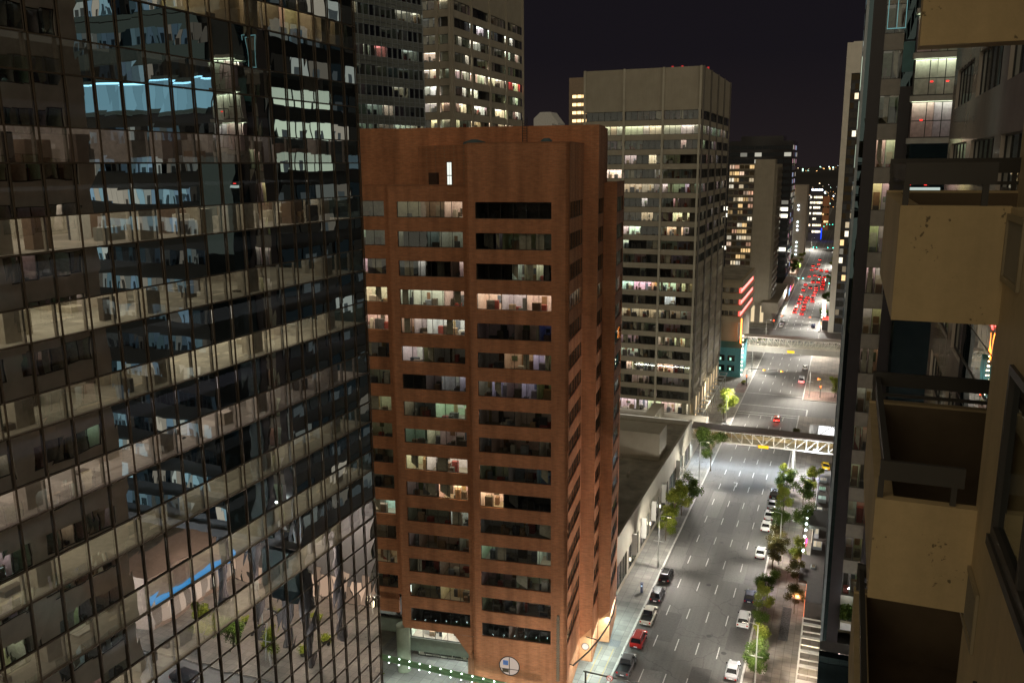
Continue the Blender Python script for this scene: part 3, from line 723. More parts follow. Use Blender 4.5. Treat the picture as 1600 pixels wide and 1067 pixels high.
for k, zt in enumerate(zt2):
    for b in range(3):
        a, c = FX[b]+.3, FX[b+1]-.3
        rooms = []
        left = 6
        while left > 0:
            s = min(left, rg.choice([1, 2, 3, 3])); left -= s
            if k == 1: rooms.append((s, rg.choice([5.5, 6.5, 7.5]), (1, .95, .66)))
            else: rooms.append((s, rg.choice([.8, 2.2, 4.2, 5.5]) if rg.random() < pr[k]*1.15 else rg.choice([0, 0, .03, .08]), rg.choice([NEUT, WARM, COOL, PINK])))
        mb = MB(); window(mb, (a, 0, 0), (1, 0, 0), (0, -1, 0), c-a, zt-W2, zt, 6, rooms, 3.2 if k != 1 else 1.0, rnd=rg, rec=.3, frame=.09, sill=.2, furn=k != 1); mb.build('window', WM, gy)
    mb = MB()
    for b, (a, c) in enumerate(((.8, 12.4), (13.4, 25.1), (26.1, 37.8), (38.8, 50.9))):
        n = 4
        for q in range(n):
            st = 2.2 if k in (1,) else (rg.choice([1.0, 2.5]) if rg.random() < (pr[k]*.6+(.25 if k > 11 else 0)) else 0)
            ya = a+(c-a)*q/n
            window(mb, (0, ya, 0), (0, 1, 0), (1, 0, 0), (c-a)/n-.02, zt-W2, zt, 1, [(1, st, rg.choice([NEUT, PINK, WARM, COOL]))], 2.0, rnd=rg, rec=.3, frame=.1, sill=.2)
    # precast uprights between the panes of the lower floors
    if k > 10:
        for q in range(17): mb.box((-.25, .7+3.08*q, zt-W2), (.1, 1.35+3.08*q, zt), 4)
    mb.build('window', WM+['beige_conc'], gy)
mb = MB()
window(mb, (-W_+.4, .4, 0), (1, 0, 0), (0, -1, 0), W_-1.2, 2.9, 6.1, 16, [(1, 4.5, (1, .93, .84))]*8, 3.5, rnd=rg, rec=.1, frame=.12, sill=.1); mb.build('window', WM, gy)
mb = MB(); 
for a in (3, 15.5, 28, 40.5): mb.box((.0, a, .2), (.18, a+9.5, 6.6), 0, (1.0, .75, .45))
mb.build('lit_arcade', 'lit', gy)
for a in range(9):
    mb = MB(); mb.box((.02, 2.4+5.6*a, .1), (.6, 3.6+5.6*a, 8)); mb.build('arcade_pier', 'beige_conc', gy)
for x, y in ((-9, 3), (-6.4, 3), (-.6, 9)):
    mb = MB(); mb.box((x, y, TOP), (x+.5, y+.5, TOP+.6), 0, (.5, .03, .03)); mb.build('red_beacon', 'lit', gy)
mb = MB()
for i in range(11):
    y0 = 1+4.6*i
    mb.box((.7, y0, 3.4), (3.2, y0+.25, 3.6)); mb.box((.7, y0+4.3, 3.4), (3.2, y0+4.5, 3.6)); mb.box((3.0, y0+.25, 3.4), (3.2, y0+4.3, 3.6)); mb.box((.7, y0+.25, 3.4), (.9, y0+4.3, 3.6))
    mb.tube([(3.1, y0+.1, .1), (3.1, y0+.1, 3.4)], .1, 6)
mb.build('street_canopy', 'alu', gy)

# =================================================================== PODIUM between
pd = empty('low_podium', (-32.5, 127, 0), 0, 'low flat roofed concrete podium with white blade signs beside the tree lined pavement', 'podium')
mb = MB(); mb.box((-.5, 0, 5.6), (0, 73, 11)); mb.box((-.5, 0, 0), (-.05, 73, 1.0)); mb.box((-34, 72.6, 0), (-.5, 73, 10.5)); mb.box((-34, 73.01, 0), (-.3, 102.6, 3.2))
for y in range(0, 73, 9): mb.box((-.5, y-.6 if y else 0, 1.0), (-.004, y+.6, 5.6))
mb.box((-34, 0, 0), (-.5, .5, 10.6)); mb.build('concrete_wall', 'beige_conc', pd)
mb = MB(); mb.box((-34, .5, 9.4), (-.5, 72.59, 10)); mb.build('roof', 'roof', pd)
mb = MB(); mb.box((-34, 70, 10), (-.5, 72.58, 10.35)); mb.box((-15.5, 74, 3.21), (-12.5, 101, 6.2)); mb.build('roof_edge', 'grey_conc', pd)
mb = MB(); mb.box((-12.5, 43.3, 10.0), (-1.9, 51, 16)); mb.build('roof_plant_room', streaked('plant_concrete', (.34, .31, .24), .1), pd)
rg = random.Random(12)
for i in range(14):
    x, y = rg.uniform(-30, -4), rg.choice([rg.uniform(3, 38), rg.uniform(53, 68)]); mb = MB(); w_ = rg.uniform(.4, 1.4); h_ = rg.uniform(.4, 1.5)
    if i % 3: mb.box((x, y, 10.0), (x+w_, y+w_*1.3, 10+h_)); mb.box((x-.1, y-.1, 10+h_), (x+w_+.1, y+w_*1.3+.1, 10.12+h_))
    else: mb.tube([(x, y, 10), (x, y, 10+h_)], .22, 8); mb.tube([(x, y, 10+h_), (x, y, 10.25+h_)], [.4, .15], 8)
    mb.build('roof_vent', 'alu' if i % 2 else 'grey_conc', pd)
mb = MB(); mb.box((-30, 20, 10.0), (-5, 20.35, 10.3)); mb.build('roof_duct', 'grey_conc', pd)
mb = MB(); mb.box((-16, 53, 10.0), (-15.6, 69, 10.35)); mb.build('roof_duct', 'grey_conc', pd)
mb = MB()
for x in (-10, -6): mb.tube([(x, 42.5, 10), (x, 42.5, 11)], .15, 6); 
mb.tube([(-12, 42.7, 10.4), (-2.3, 42.7, 10.4)], .12, 6); mb.build('roof_pipe', 'grey_conc', pd)
rg = random.Random(8)
for i in range(8):
    a = 9*i+.6; lit = 2.4 if i in (6, 7) else .25
    mb = MB(); window(mb, (0, a, 0), (0, 1, 0), (1, 0, 0), 7.8, 1.0, 5.6, 4, [(1, lit, COOL), (1, lit*.6, WARM)], 3, rnd=rg, rec=.15, frame=.09, sill=.6); mb.build('shop_window', WM, pd)
for y in (11, 18.5, 27, 36.5, 52):
    mb = MB(); mb.box((.25, y-.12, 3.6), (1.15, y+.12, 7.6)); mb.tube([(0, y, 7), (.3, y, 7)], .05, 5); mb.tube([(0, y, 4.2), (.3, y, 4.2)], .05, 5); mb.build('blade_sign', 'pale', pd)
for y in (10.2, 26.6, 35.8):
    mb = MB(); mb.box((0, y, 2.7), (.22, y+.2, 3.3), 0, (3, 2.7, 2.0)); mb.build('wall_light', 'lit', pd)
for y in (56.5,):
    mb = MB()
    for k in range(20):
        a, b = 2*math.pi*k/20, 2*math.pi*(k+1)/20
        mb.face([(1.0+.7*math.cos(a), y, 4+.7*math.sin(a)), (1.0+.7*math.cos(b), y, 4+.7*math.sin(b)), (1.0+.5*math.cos(b), y, 4+.5*math.sin(b)), (1.0+.5*math.cos(a), y, 4+.5*math.sin(a))])
    for k in range(3):
        a = math.pi*k/3; mb.tube([(1+.5*math.cos(a), y, 4+.5*math.sin(a)), (1-.5*math.cos(a), y, 4-.5*math.sin(a))], .06, 5)
    mb.tube([(0, y, 4), (.35, y, 4)], .05, 5); mb.build('round_sign', 'white', pd)

# =================================================================== BACK TOWERS
bt = empty('beige_tower', (-90.7, 190, 0), 0, 'tall beige concrete office tower with lit strip windows, behind the brick block roof', 'office tower')
mb = MB(); mb.box((-30, 0, 111.0), (0, 47, 140))
zs3 = [110.6-3.92*k for k in range(16)]
for k, zt in enumerate(zs3):
    mb.box((-30, 0, zt-3.92), (0, .5, zt-2.2)); mb.box((-.5, .5, zt-3.92), (0, 47, zt-2.2))
mb.box((-30, 0, 110.6), (0, .5, 111)); mb.box((-.5, .5, 110.6), (0, 47, 111)); mb.box((-29, 9, 40), (-6, 46, 111)); mb.box((-30, 0, 0), (0, 47, 47.8))
mb.build('concrete_wall', 'beige_conc', bt)
for y in (0, 10.8, 22.4, 34, 46.4):
    mb = MB(); mb.box((.003, y, 30), (.45, y+.7, 140)); mb.build('fin', 'beige_conc', bt)
mb = MB(); mb.box((-4.2, -.4, 30), (-3.4, -.003, 140)); mb.box((-.7, -.4, 30), (-.003, -.003, 140)); mb.build('fin', 'beige_conc', bt)
rg = random.Random(9)
pb = [.1, .12, .15, .15, .95, .5, .45, .4, .8, .7]
cb_ = [WARM, COOL, NEUT, NEUT, NEUT, COOL, NEUT, WARM, (1, .95, 1), (.9, .95, 1)]
for k, zt in enumerate(zs3[:14]):
    p = pb[k] if k < 10 else .4; c_ = cb_[min(k, 9)]
    for (a, b, ax) in ((-29.5, -4.3, 'x'), (-3.3, -.8, 'x'), (.8, 10.7, 'y'), (11.6, 22.3, 'y'), (23.2, 33.9, 'y'), (34.8, 46.2, 'y')):
        rooms = []; left = max(1, int((b-a)/1.9)); n = left
        while left > 0:
            s = min(left, rg.choice([1, 1, 2, 3])); left -= s
            st = rg.choice([2.0, 4.2, 6.0]) if rg.random() < p*1.2 else rg.choice([0, .05, .12])
            cc = c_
            if ax == 'y' and a > 34 and k in (3, 4): cc, st = (1, .12, .1) if k == 4 and rg.random() < .6 else NEUT, max(st, .6 if k == 4 else st)
            rooms.append((s, st, cc))
        mb = MB()
        if ax == 'x': window(mb, (a, 0, 0), (1, 0, 0), (0, -1, 0), b-a, zt-2.2, zt, n, rooms, 3, rnd=rg, rec=.25, frame=.09, sill=.2)
        else: window(mb, (0, a, 0), (0, 1, 0), (1, 0, 0), b-a, zt-2.2, zt, n, rooms, 3, rnd=rg, rec=.25, frame=.09, sill=.2)
        mb.build('window', WM, bt)
# gridded glass tower in front of it
ang = math.atan2(math.cos(R(16)), math.sin(R(16)))
g2 = empty('gridded_glass_tower', (-88, 170, 0), 0, 'grey green gridded glass tower with few lit floors, squeezed between two towers', 'office tower')
uu = Vector((-math.sin(R(16)), -math.cos(R(16)), 0)); nn_ = Vector((math.cos(R(16)), -math.sin(R(16)), 0))
g2o = Vector((0, 0, 0)); rg = random.Random(14)
LW = 34.0
zr = [73.0+3.86*k for k in range(-4, 14)]
gm2 = glass_mat('grid_tower_glass', (.35, .38, .36), .22, (.6, .7, .72), .004, .3, power=3)
M['g2glass'] = gm2
for k, zt in enumerate(zr):
    mb = MB(); n = 22
    rooms = []; left = n
    full = k in (3, 4, 5)
    while left > 0:
        s = min(left, rg.choice([1, 2, 3])); left -= s
        if full: st = rg.choice([3.2, 4.6, 5.5]) if not (k == 4+1 and left > 14) else 1.0
        elif k == 6: st = 4.0 if left > 15 else rg.choice([0, .5, .9])
        else: st = rg.choice([.0, .04, .08, .15]) if rg.random() < .76 else rg.choice([1.2, 3.2])
        rooms.append((s, st, rg.choice([NEUT, COOL, NEUT, (1, .3, .3) if not full and rg.random() < .12 else COOL])))
    window(mb, (0, 0, 0), uu, nn_, LW, zt-2.2, zt, n, rooms, 3.2, rnd=rg, rec=.1, frame=.10, sill=.1)
    mb.build('window', ['alu', 'g2glass', 'lit', 'room'], g2)
    mb = MB(); mb.frame_box(g2o, uu, nn_, (0, -.4, zt), (LW, -.02, zt+1.66), 0)
    mb.build('spandrel', plain('grey_spandrel', (.14, .16, .15), .3) if k == 0 else bpy.data.materials['grey_spandrel'], g2)
mb = MB()
for i in range(23): x = LW*i/22; mb.frame_box(g2o, uu, nn_, (x-.05, 0.01, 40), (x+.05, .12, 128))
for zt in zr: mb.frame_box(g2o, uu, nn_, (0, .01, zt-.05), (LW, .1, zt+.05)); mb.frame_box(g2o, uu, nn_, (0, .01, zt+.8), (LW, .1, zt+.87))
mb.build('mullion', 'alu', g2)
mb = MB(); mb.frame_box(g2o, uu, nn_, (.2, -14, 0), (LW, -4.2, 128)); mb.frame_box(g2o, uu, nn_, (0, -4.2, 0), (LW, -.4, 55)); mb.frame_box(g2o, uu, nn_, (0, -14, 0), (.2, -.3, 128)); mb.build('core_wall', 'grey_conc', g2)
# white roof lantern
wl = empty('white_roof_lantern', (-141, 400, 0), 0, 'small white gabled roof lantern lit at night above the brick block parapet', 'roof lantern'); wl.scale = (.85, .85, .985)
mb = MB(); mb.prism([(-7.5, 0), (7.5, 0), (7.5, 12), (-7.5, 12)], 40, 93.5)
mb.face([(-7.5, 0, 93.5), (7.5, 0, 93.5), (5.0, 0, 96.2), (2.5, 0, 99), (-3.5, 0, 99), (-7.5, 0, 96)]); mb.face([(7.5, 0, 93.5), (7.5, 12, 93.5), (5, 12, 96.2), (5, 0, 96.2)]); mb.face([(2.5, 0, 99), (5, 0, 96.2), (5, 12, 96.2), (2.5, 12, 99)])
mb.face([(-3.5, 0, 99), (2.5, 0, 99), (2.5, 12, 99), (-3.5, 12, 99)]); mb.build('gable_wall', plain('white_panel', (.5, .51, .5), .6), wl)
mb = MB()
for i in range(5): mb.box((4.0+.75*i, -.05, 86), (4.4+.75*i, -.002, 93.4-.2*i)); 
mb.build('louvre', 'dark_metal', wl)
# slim tower behind grey tower
sl = empty('slim_tower', (-98.4, 320, 0), 0, 'slim brown tower with five lit floors peeping out beside the blank grey tower top', 'office tower')
mb = MB(); mb.box((-5, 0, 0), (3, 14, 104.7)); mb.build('wall', plain('brown_panel', (.26, .2, .14), .8), sl)
for k in range(8):
    mb = MB(); z_ = 98.3-3.0*k
    for i in range(3): mb.box((-3.6+2.0*i, -.06, z_-1.1), (-2.0+2.0*i, -.01, z_), 0, (2.6, 1.7, .8) if k < 6 else (.2, .15, .1))
    mb.build('window', 'lit', sl)
# =================================================================== FAR STREET BUILDINGS (street side of the grey tower)
def simple_rows(parent, O, u, n, w, zs, h, cols, pl, colors, rg, strength=(1, 2.4), gap=.15, name='window'):
    for z_ in zs:
        mb = MB()
        for i in range(cols):
            a = w*i/cols+gap; b = w*(i+1)/cols-gap
            on = rg.random() < pl
            c = rg.choice(colors); s = rg.uniform(*strength) if on else rg.choice([.01, .02, .05])
            O_ = Vector(O)
            mb.frame_box(O_, Vector(u), Vector(n), (a, .01, z_), (b, .05, z_+h), 0, tuple(q*s for q in c))
            if on and rg.random() < .5:
                mb.frame_box(O_, Vector(u), Vector(n), (a+(b-a)*.3, .05, z_), (a+(b-a)*rg.uniform(.4, .8), .08, z_+h*rg.uniform(.4, 1)), 0, tuple(q*s*.25 for q in c))
        mb.build(name, 'lit', parent)
# turquoise shop
ts = empty('turquoise_shop', (-31.5, 290, 0), 0, 'small turquoise lit two storey corner building with bulbs up its street edge', 'corner building')
mb = MB(); mb.box((-8.5, 0, 0), (0, 18, 9.8)); mb.build('wall', plain('turquoise_paint', (.05, .2, .22), .6), ts)
mb = MB(); mb.box((-8.6, -.1, 9.8), (.1, 18, 10.3)); mb.build('parapet', plain('turq_dark', (.04, .2, .22), .6), ts)
for (x, z_) in ((-6.6, 5.7), (-3.2, 5.7), (-6.6, 2.2), (-3.2, 2.2)):
    mb = MB(); mb.box((x-1.2, -.06, z_), (x+1.2, -.01, z_+2.0)); mb.box((x-.5, -.08, z_+.3), (x+.1, -.055, z_+1.2), 1, (.6, 1.2, .9)); mb.build('window', ['carglass', 'lit'], ts)
mb = MB()
for i in range(10): mb.ball((.4, .3+.3*(i % 3), 1.2+1.5*i), .22, 0, (14, 11, 7), 6, 4)
mb.build('bulb', 'lit', ts)
# neon strip office
no = empty('neon_strip_office', (-33, 300, 0), 0, 'low tan office block with three red neon bands glowing on its street side', 'office block')
mb = MB()
for i in range(4): mb.box((-16, -.6, 17.5+4.1*i), (0, 40, 19.6+4.1*i))
mb.box((-15.5, 1.2, 0), (-1.2, 39, 32)); mb.box((-16, -.6, 31.8), (0, 40, 32.3)); mb.build('wall', streaked('tan_office', (.33, .28, .19), .1), no)
mb = MB(); mb.box((-15, 0.5, 32.31), (-1, 38, 32.5)); mb.build('roof', 'roof', no)
simple_rows(no, (-15.5, 1.2, 0), (1, 0, 0), (0, -1, 0), 14, (19.7, 23.8, 27.9), 1.9, 9, .15, [WARM], random.Random(2), (.5, 1.0))
for i in range(3):
    mb = MB(); mb.box((-1.1, .6, 19.7+4.1*i), (-.5, 39, 21.4+4.1*i), 0, (2.6, .28, .22))
    for q in range(14): mb.box((-.52, 1+2.7*q, 19.9+4.1*i), (-.45, 1.5+2.7*q, 21.3+4.1*i), 0, (3.4, 1.6, 1.4))
    mb.build('neon_band', 'lit', no)
mb = MB(); mb.box((0, -.8, 9.5), (.35, -.4, 19), 0, (7, 1.7, .25)); mb.build('orange_blade_light', 'lit', no)
# apartment slab
ap = empty('apartment_tower', (-32.6, 400, 0), 0, 'concrete apartment tower with a blank end wall and warm lit balconies', 'apartment tower')
mb = MB(); mb.box((-8.6, 0, 9), (0, .6, 74)); mb.box((-8.6, .6, 0), (-1.6, 30, 74)); mb.box((-20, 1.2, 0), (-8.6, 30, 72)); mb.build('wall', streaked('slab_concrete', (.30, .27, .21), .2), ap)
rg = random.Random(33)
for k in range(22):
    mb = MB(); z_ = 8.5+2.9*k
    for i in range(5):
        a = -19.8+2.2*i; on = rg.random() < .5; c = rg.choice([AMB, AMB, WARM, NEUT, (1, .55, .35), (1, .7, .5)]); s = rg.uniform(.25, 1.15) if on else .02
        mb.box((a, 1.08, z_), (a+1.9, 1.18, z_+2.1), 0, tuple(q*s for q in c))
        if on: mb.box((a+.3+rg.random(), 1.02, z_), (a+.8+rg.random()*.8, 1.07, z_+2.1), 0, tuple(q*s*.3 for q in c))
    mb.build('window', 'lit', ap)
    mb = MB(); mb.box((-20, -.2, z_-.35), (-8.62, 1.19, z_-.1)); mb.box((-20, -.25, z_-.1), (-8.62, -.15, z_+.55)); mb.build('balcony', streaked('balcony_conc', (.2, .18, .14), .1) if k == 0 else bpy.data.materials['balcony_conc'], ap)
    mb = MB(); mb.box((-1.6, 1, z_-.35), (1.3, 29, z_-.1)); mb.box((1.2, 1, z_-.1), (1.3, 29, z_+.85))
    for q in range(6): mb.box((-1.55, 1+5.2*q, z_-.09), (1.15, 1.25+5.2*q, z_+2.5))
    mb.build('balcony', bpy.data.materials['balcony_conc'], ap)
mb = MB(); mb.box((-21, -2, 0), (2.4, 40, 9)); mb.box((-2, -8, 6), (5, 60, 10.6)); mb.build('podium', streaked('podium_conc', (.26, .23, .18), .1), ap)
mb = MB()
for i in range(5): mb.box((-19+4*i, -2.1, .5), (-17.5+4*i, -2.01, 8), 0, (.9, .7, .42))
mb.build('lit_column', 'lit', ap)
# black tower
bl = empty('black_glass_tower', (-33, 520, 0), 0, 'black glass tower with two bright white lit floors, behind the apartment slab', 'office tower')
mb = MB(); mb.box((-38, 0, 0), (0, 40, 85)); mb.box((-30, 6, 85), (-6, 30, 88)); mb.build('wall', plain('black_glazing', (.02, .02, .022), .15, spec=.6), bl)
rg = random.Random(41)
for k in range(20):
    on = k in (9, 10) or k == 4; z_ = 6+3.9*k
    mb = MB()
    for i in range(9):
        a = -37.5+4.1*i; s = (1.7 if on else (rg.choice([.2, .5]) if rg.random() < .07 else .008))
        mb.box((a, -.05, z_), (a+3.8, -.01, z_+2.2), 0, tuple(q*s for q in (1, .95, .78)))
    for i in range(9): s = (.5 if rg.random() < .18 else .03); mb.box((.01, 1+4.2*i, z_), (.05, 4.6+4.2*i, z_+2.4), 0, tuple(q*s for q in rg.choice([(.6, .7, 1), (1, .5, .6), (1, .9, .7)])))
    mb.build('window', 'lit', bl)
# podium row with signs along the left pavement
lr = empty('low_shop_row', (-31, 408, 0), 0, 'low dark row of shops with coloured signs along the far left pavement', 'shop row')
mb = MB(); mb.box((-1.4, 60, 0), (3.2, 110, 7)); mb.build('wall', plain('shop_brown', (.16, .1, .07), .8), lr)
mb = MB(); mb.box((3.22, 62, 2.5), (3.35, 70, 6), 0, (.5, .9, 1.3)); mb.box((3.22, 73, 3.5), (3.35, 77, 6.3), 0, (2.6, .3, 1.2)); mb.box((3.22, 80, 3), (3.3, 105, 3.6), 0, (1.8, .6, .4)); mb.build('shop_sign', 'lit', lr)
ho = empty('concrete_hotel', (-29.4, 640, 0), 0, 'plain concrete slab tower with two columns of white lamps far down the street', 'tower block')
mb = MB(); mb.box((-10, 0, 0), (0, 25, 57)); mb.build('wall', streaked('hotel_concrete', (.30, .26, .21), .1), ho)
mb = MB(); rg = random.Random(3)
for k in range(17):
    for x, p in ((-9.2, .6), (-5.2, .5)):
        if rg.random() < p: mb.ball((x, -.3, 8+2.9*k), .55, 0, rg.choice([(7, 8, 9), (8, 6, 4), (6, 8, 8)]), 6, 4)
mb.build('stair_lamp', 'lit', ho)
sb = empty('signed_office', (-25, 850, 0), 0, 'distant office with horizontal lit floors under a glowing white rooftop sign', 'office block')
mb = MB(); mb.box((-11, 0, 0), (0, 20, 46)); mb.build('wall', plain('dark_office', (.05, .045, .05), .7), sb)
simple_rows(sb, (-11, 0, 0), (1, 0, 0), (0, -1, 0), 11, (8, 14, 20, 25, 30.5, 35, 40), 1.9, 7, .75, [WARM, NEUT], random.Random(6), (1.6, 3))
mb = MB(); x = -10
for i in range(16):
    h = [1.5, 1.0, 1.6, 1.0, 1.0, 1.5][i % 6]; mb.box((x, -.1, 47.2), (x+.42, .1, 47.2+h), 0, (6, 7, 9)); x += .62
mb.build('rooftop_sign', 'lit', sb)
mb = MB(); mb.box((.5, -6, 2), (1.0, 8, 12), 0, (.02, .12, 1.6)); mb.build('blue_sign', 'lit', sb)
tb = empty('far_brick_block', (-22, 1000, 0), 0, 'tiny orange brick block beside the far end of the road', 'block')
mb = MB(); mb.box((-10, 0, 0), (0, 20, 36)); mb.build('wall', plain('far_brick', (.4, .17, .08), .8), tb)
simple_rows(tb, (-10, 0, 0), (1, 0, 0), (0, -1, 0), 10, (8, 16, 24), 2, 4, .7, [AMB], random.Random(6), (1, 2))
lb = empty('low_brown_shop', (-35, 585, 0), 0, 'flat roofed brown shop beside dark trees far along the left pavement', 'shop')
mb = MB(); mb.box((-14, 0, 0), (5, 18, 9)); mb.build('wall', plain('brown_wall', (.3, .18, .11), .8), lb)
mb = MB(); mb.box((-13, -.06, 1), (4, -.01, 3.4), 0, (1.4, 1.1, .8)); mb.build('shop_window', 'lit', lb)

# =================================================================== WHITE TOWER (right)
wt = empty('white_frame_tower', (-5.7, 385, 0), 0, 'tall white framed tower rising behind the teal glass tower edge', 'tower block')
mb = MB(); mb.box((0, 0, 0), (2.3, 26, 120)); mb.box((2.3, 0, 108), (16, 26, 120.3)); mb.build('frame', streaked('white_render', (.62, .6, .53), .12), wt)
mb = MB(); mb.box((2.31, .8, 0), (16, 26, 107.9)); mb.build('wall', 'black', wt)
rg = random.Random(17)
for k in range(28):
    mb = MB(); z_ = 4+3.75*k
    for i in range(4):
        on = rg.random() < .2; s = rg.choice([.2, .6, 1.4]) if on else .02
        mb.box((2.5+1.6*i, .7, z_), (4.0+1.6*i, .78, z_+2.4), 0, tuple(q*s for q in rg.choice([WARM, AMB, NEUT])))
    mb.build('window', 'lit', wt)

# =================================================================== TEAL GLASS TOWER (right)
tt = empty('teal_glass_tower', (.1, 90, 0), 0, 'dark glass tower with teal lit crown and white lit bay behind the concrete balconies', 'office tower')
FH = 4.08
mb = MB(); mb.box((0, -.25, 21), (.24, .05, 125)); mb.build('corner_fin', 'alu', tt)
mb = MB(); mb.box((.62, -.05, 21), (1.75, .2, 125)); mb.box((3.45, -.05, 21), (4.45, .2, 79)); mb.build('dark_band', plain('dark_panel', (.022, .018, .02), .35), tt)
mb = MB(); mb.box((.24, .0, 21), (.62, .2, 125)); mb.build('edge_glass', 'darkglass', tt)
rg = random.Random(27)
for k in range(22):
    z_ = 22.6+FH*k
    litv = (2.6 if k in (12, 11, 9) else 1.2 if k in (8, 10, 4) else .8 if k < 12 else .1)
    if 83 < z_+FH: litv = .06
    mb = MB(); window(mb, (1.75, .05, 0), (1, 0, 0), (0, -1, 0), 1.7, z_, z_+2.6, 2, [(1, litv, NEUT), (1, litv*.8, WARM)], 3, rnd=rg, rec=.03, frame=.035, sill=.4); mb.build('window', WM, tt)
    mb = MB(); mb.box((1.75, .02, z_+2.6), (3.45, .1, z_+FH)); mb.build('spandrel', plain('taupe_spandrel', (.23, .21, .175), .25) if k == 0 else bpy.data.materials['taupe_spandrel'], tt)
# front glass of the upper storeys, teal illuminated crown
mb = MB()
for i in range(16):
    for z_ in (79, 80.4, 83.2, 85.8, 88.5): 
        xa = 8.6+1.8*i if i else 3.45; xb = 10.4+1.8*i if i else 4.42
        mb.face([(xa, .02, z_), (xb, .02, z_), (xb, .02, z_+(1.4 if z_ < 80 else 2.65)), (xa, .02, z_+(1.4 if z_ < 80 else 2.65))])
mb.box((1.75, .12, 91.3), (36, .4, 125)); mb.build('crown_glass', 'darkglass', tt, pane=True)
mb = MB(); mb.box((8.8, -.12, 83.02), (33, -.03, 83.25)); mb.build('teal_led_strip', 'teal', tt)
mb = MB()
for i in range(17): mb.box((8.8+1.5*i, .0, 79.6), (10.26+1.5*i, .06, 83.0), 0, tuple(q*f_ for f_ in [(.75+.5*random.random())] for q in (.17, .34, .41)))
mb.build('backlit_panel', 'lit', tt)
mb = MB(); mb.box((3.46, .0, 80.31), (4.42, .06, 83.0)); mb.build('teal_panel', plain('teal_metal', (.06, .17, .18), .4), tt)
mb = MB()
for (x0, x1, z0, z1) in ((1.9, 3.5, 84.2, 88),):
    for a, b in (((x0, z0), (x1, z0+.08)), ((x0, z1), (x1, z1+.08)), ((x0, z0), (x0+.06, z1)), ((x1-.06, z0), (x1, z1)), (((x0+x1)/2, z0), ((x0+x1)/2+.06, z1))): mb.box((a[0], -.1, a[1]), (b[0], -.04, b[1]), 0, (.14, .3, .3))
mb.build('lit_frame', 'lit', tt)
mb = MB(); mb.box((.02, .3, 21), (.7, 40, 124.5)); mb.box((.7, 3.9, 21), (3.47, 40, 124.5)); mb.box((3.47, .3, 21), (36, 40, 124.5)); mb.build('core_wall', plain('teal_core', (.018, .026, .03), .5), tt)
# lit bay
for k in range(3):
    z_ = 73.9+3.8*k
    mb = MB(); window(mb, (4.5, -.9, 0), (1, 0, 0), (0, -1, 0), 3.9, z_+.35, z_+3.6, 3, [(1, 4.6, (.86, 1, .68)), (1, 4.0, (.86, 1, .7))], .9, rnd=rg, rec=.02, frame=.07, sill=.0, top=0, furn=False)
    mb.box((4.5, -.93, z_+1.85), (8.4, -.87, z_+1.93), 0); mb.build('lit_bay', WM, tt)
    mb = MB(); mb.box((4.3, -1.3, z_-.15), (8.5, .0, z_+.33)); mb.build('ledge', plain('ledge_panel', (.34, .33, .29), .5) if k == 0 else bpy.data.materials['ledge_panel'], tt)
mb = MB(); mb.box((4.3, -1.3, 85.3), (8.5, 0, 85.7)); mb.build('ledge', bpy.data.materials['ledge_panel'], tt)
mb = MB(); mb.box((4.46, -.3, 21), (12, -.02, 73.7)); mb.build('bay_glass', 'darkglass', tt)
mb = MB()
for (x, z_) in ((4.8, 69.9), (6.2, 69.9), (5.9, 79.2), (7.2, 79.2), (5.3, 75.8)): mb.box((x, -1.0 if z_ > 73 else -.36, z_), (x+.25, -.94 if z_ > 73 else -.31, z_+.13), 0, (2, .08, .06))
mb.box((4.7, -.35, 69.3), (7.6, -.31, 69.7), 0, (.5, .6, .55)); mb.build('exit_sign', 'lit', tt)
# street side of the tower (seen mirrored in the glass tower opposite)
rg = random.Random(31)
for k in range(24):
    z_ = 22.6+FH*k
    mb = MB()
    for i in range(9):
        ya = .5+4.2*i
        bright = i < 3 and 12 <= k <= 14
        s = rg.uniform(.5, .9) if bright else (rg.choice([.12, .35]) if rg.random() < .22 else .012)
        mb.box((-.06, ya, z_), (-.02, ya+3.8, z_+2.2), 0, tuple(q*s for q in ((.85, 1, .75) if bright else rg.choice([(.6, .9, 1), COOL, NEUT]))))
        if rg.random() < .5: mb.box((-.1, ya+.6, z_), (-.065, ya+rg.uniform(1, 3), z_+1.2), 0, (.05, .06, .06))
    mb.build('window', 'lit', tt)
for k in range(24):
    z_ = 22.6+FH*k
    if 78 < z_ < 82: continue
    mb = MB()
    lit_run = 0
    for i in range(27):
        xa = 9+.97*i; on = rg.random()
        if rg.random() < .3: lit_run = rg.choice([0, 0, .12, .25, .45])
        s = lit_run*rg.uniform(.5, 1.2) if lit_run else rg.choice([.006, .012, .03])
        c = rg.choice([(.55, .9, 1), COOL, NEUT, (.5, .8, 1)])
        mb.box((xa, -.06, z_), (xa+.9, -.02, z_+1.9), 0, tuple(q*s for q in c))
        if rg.random() < .7: mb.box((xa+.1, -.1, z_), (xa+rg.uniform(.3, .85), -.065, z_+rg.uniform(.4, 1.3)), 0, tuple(q*s*.15 for q in c))
    mb.build('window', 'lit', tt)
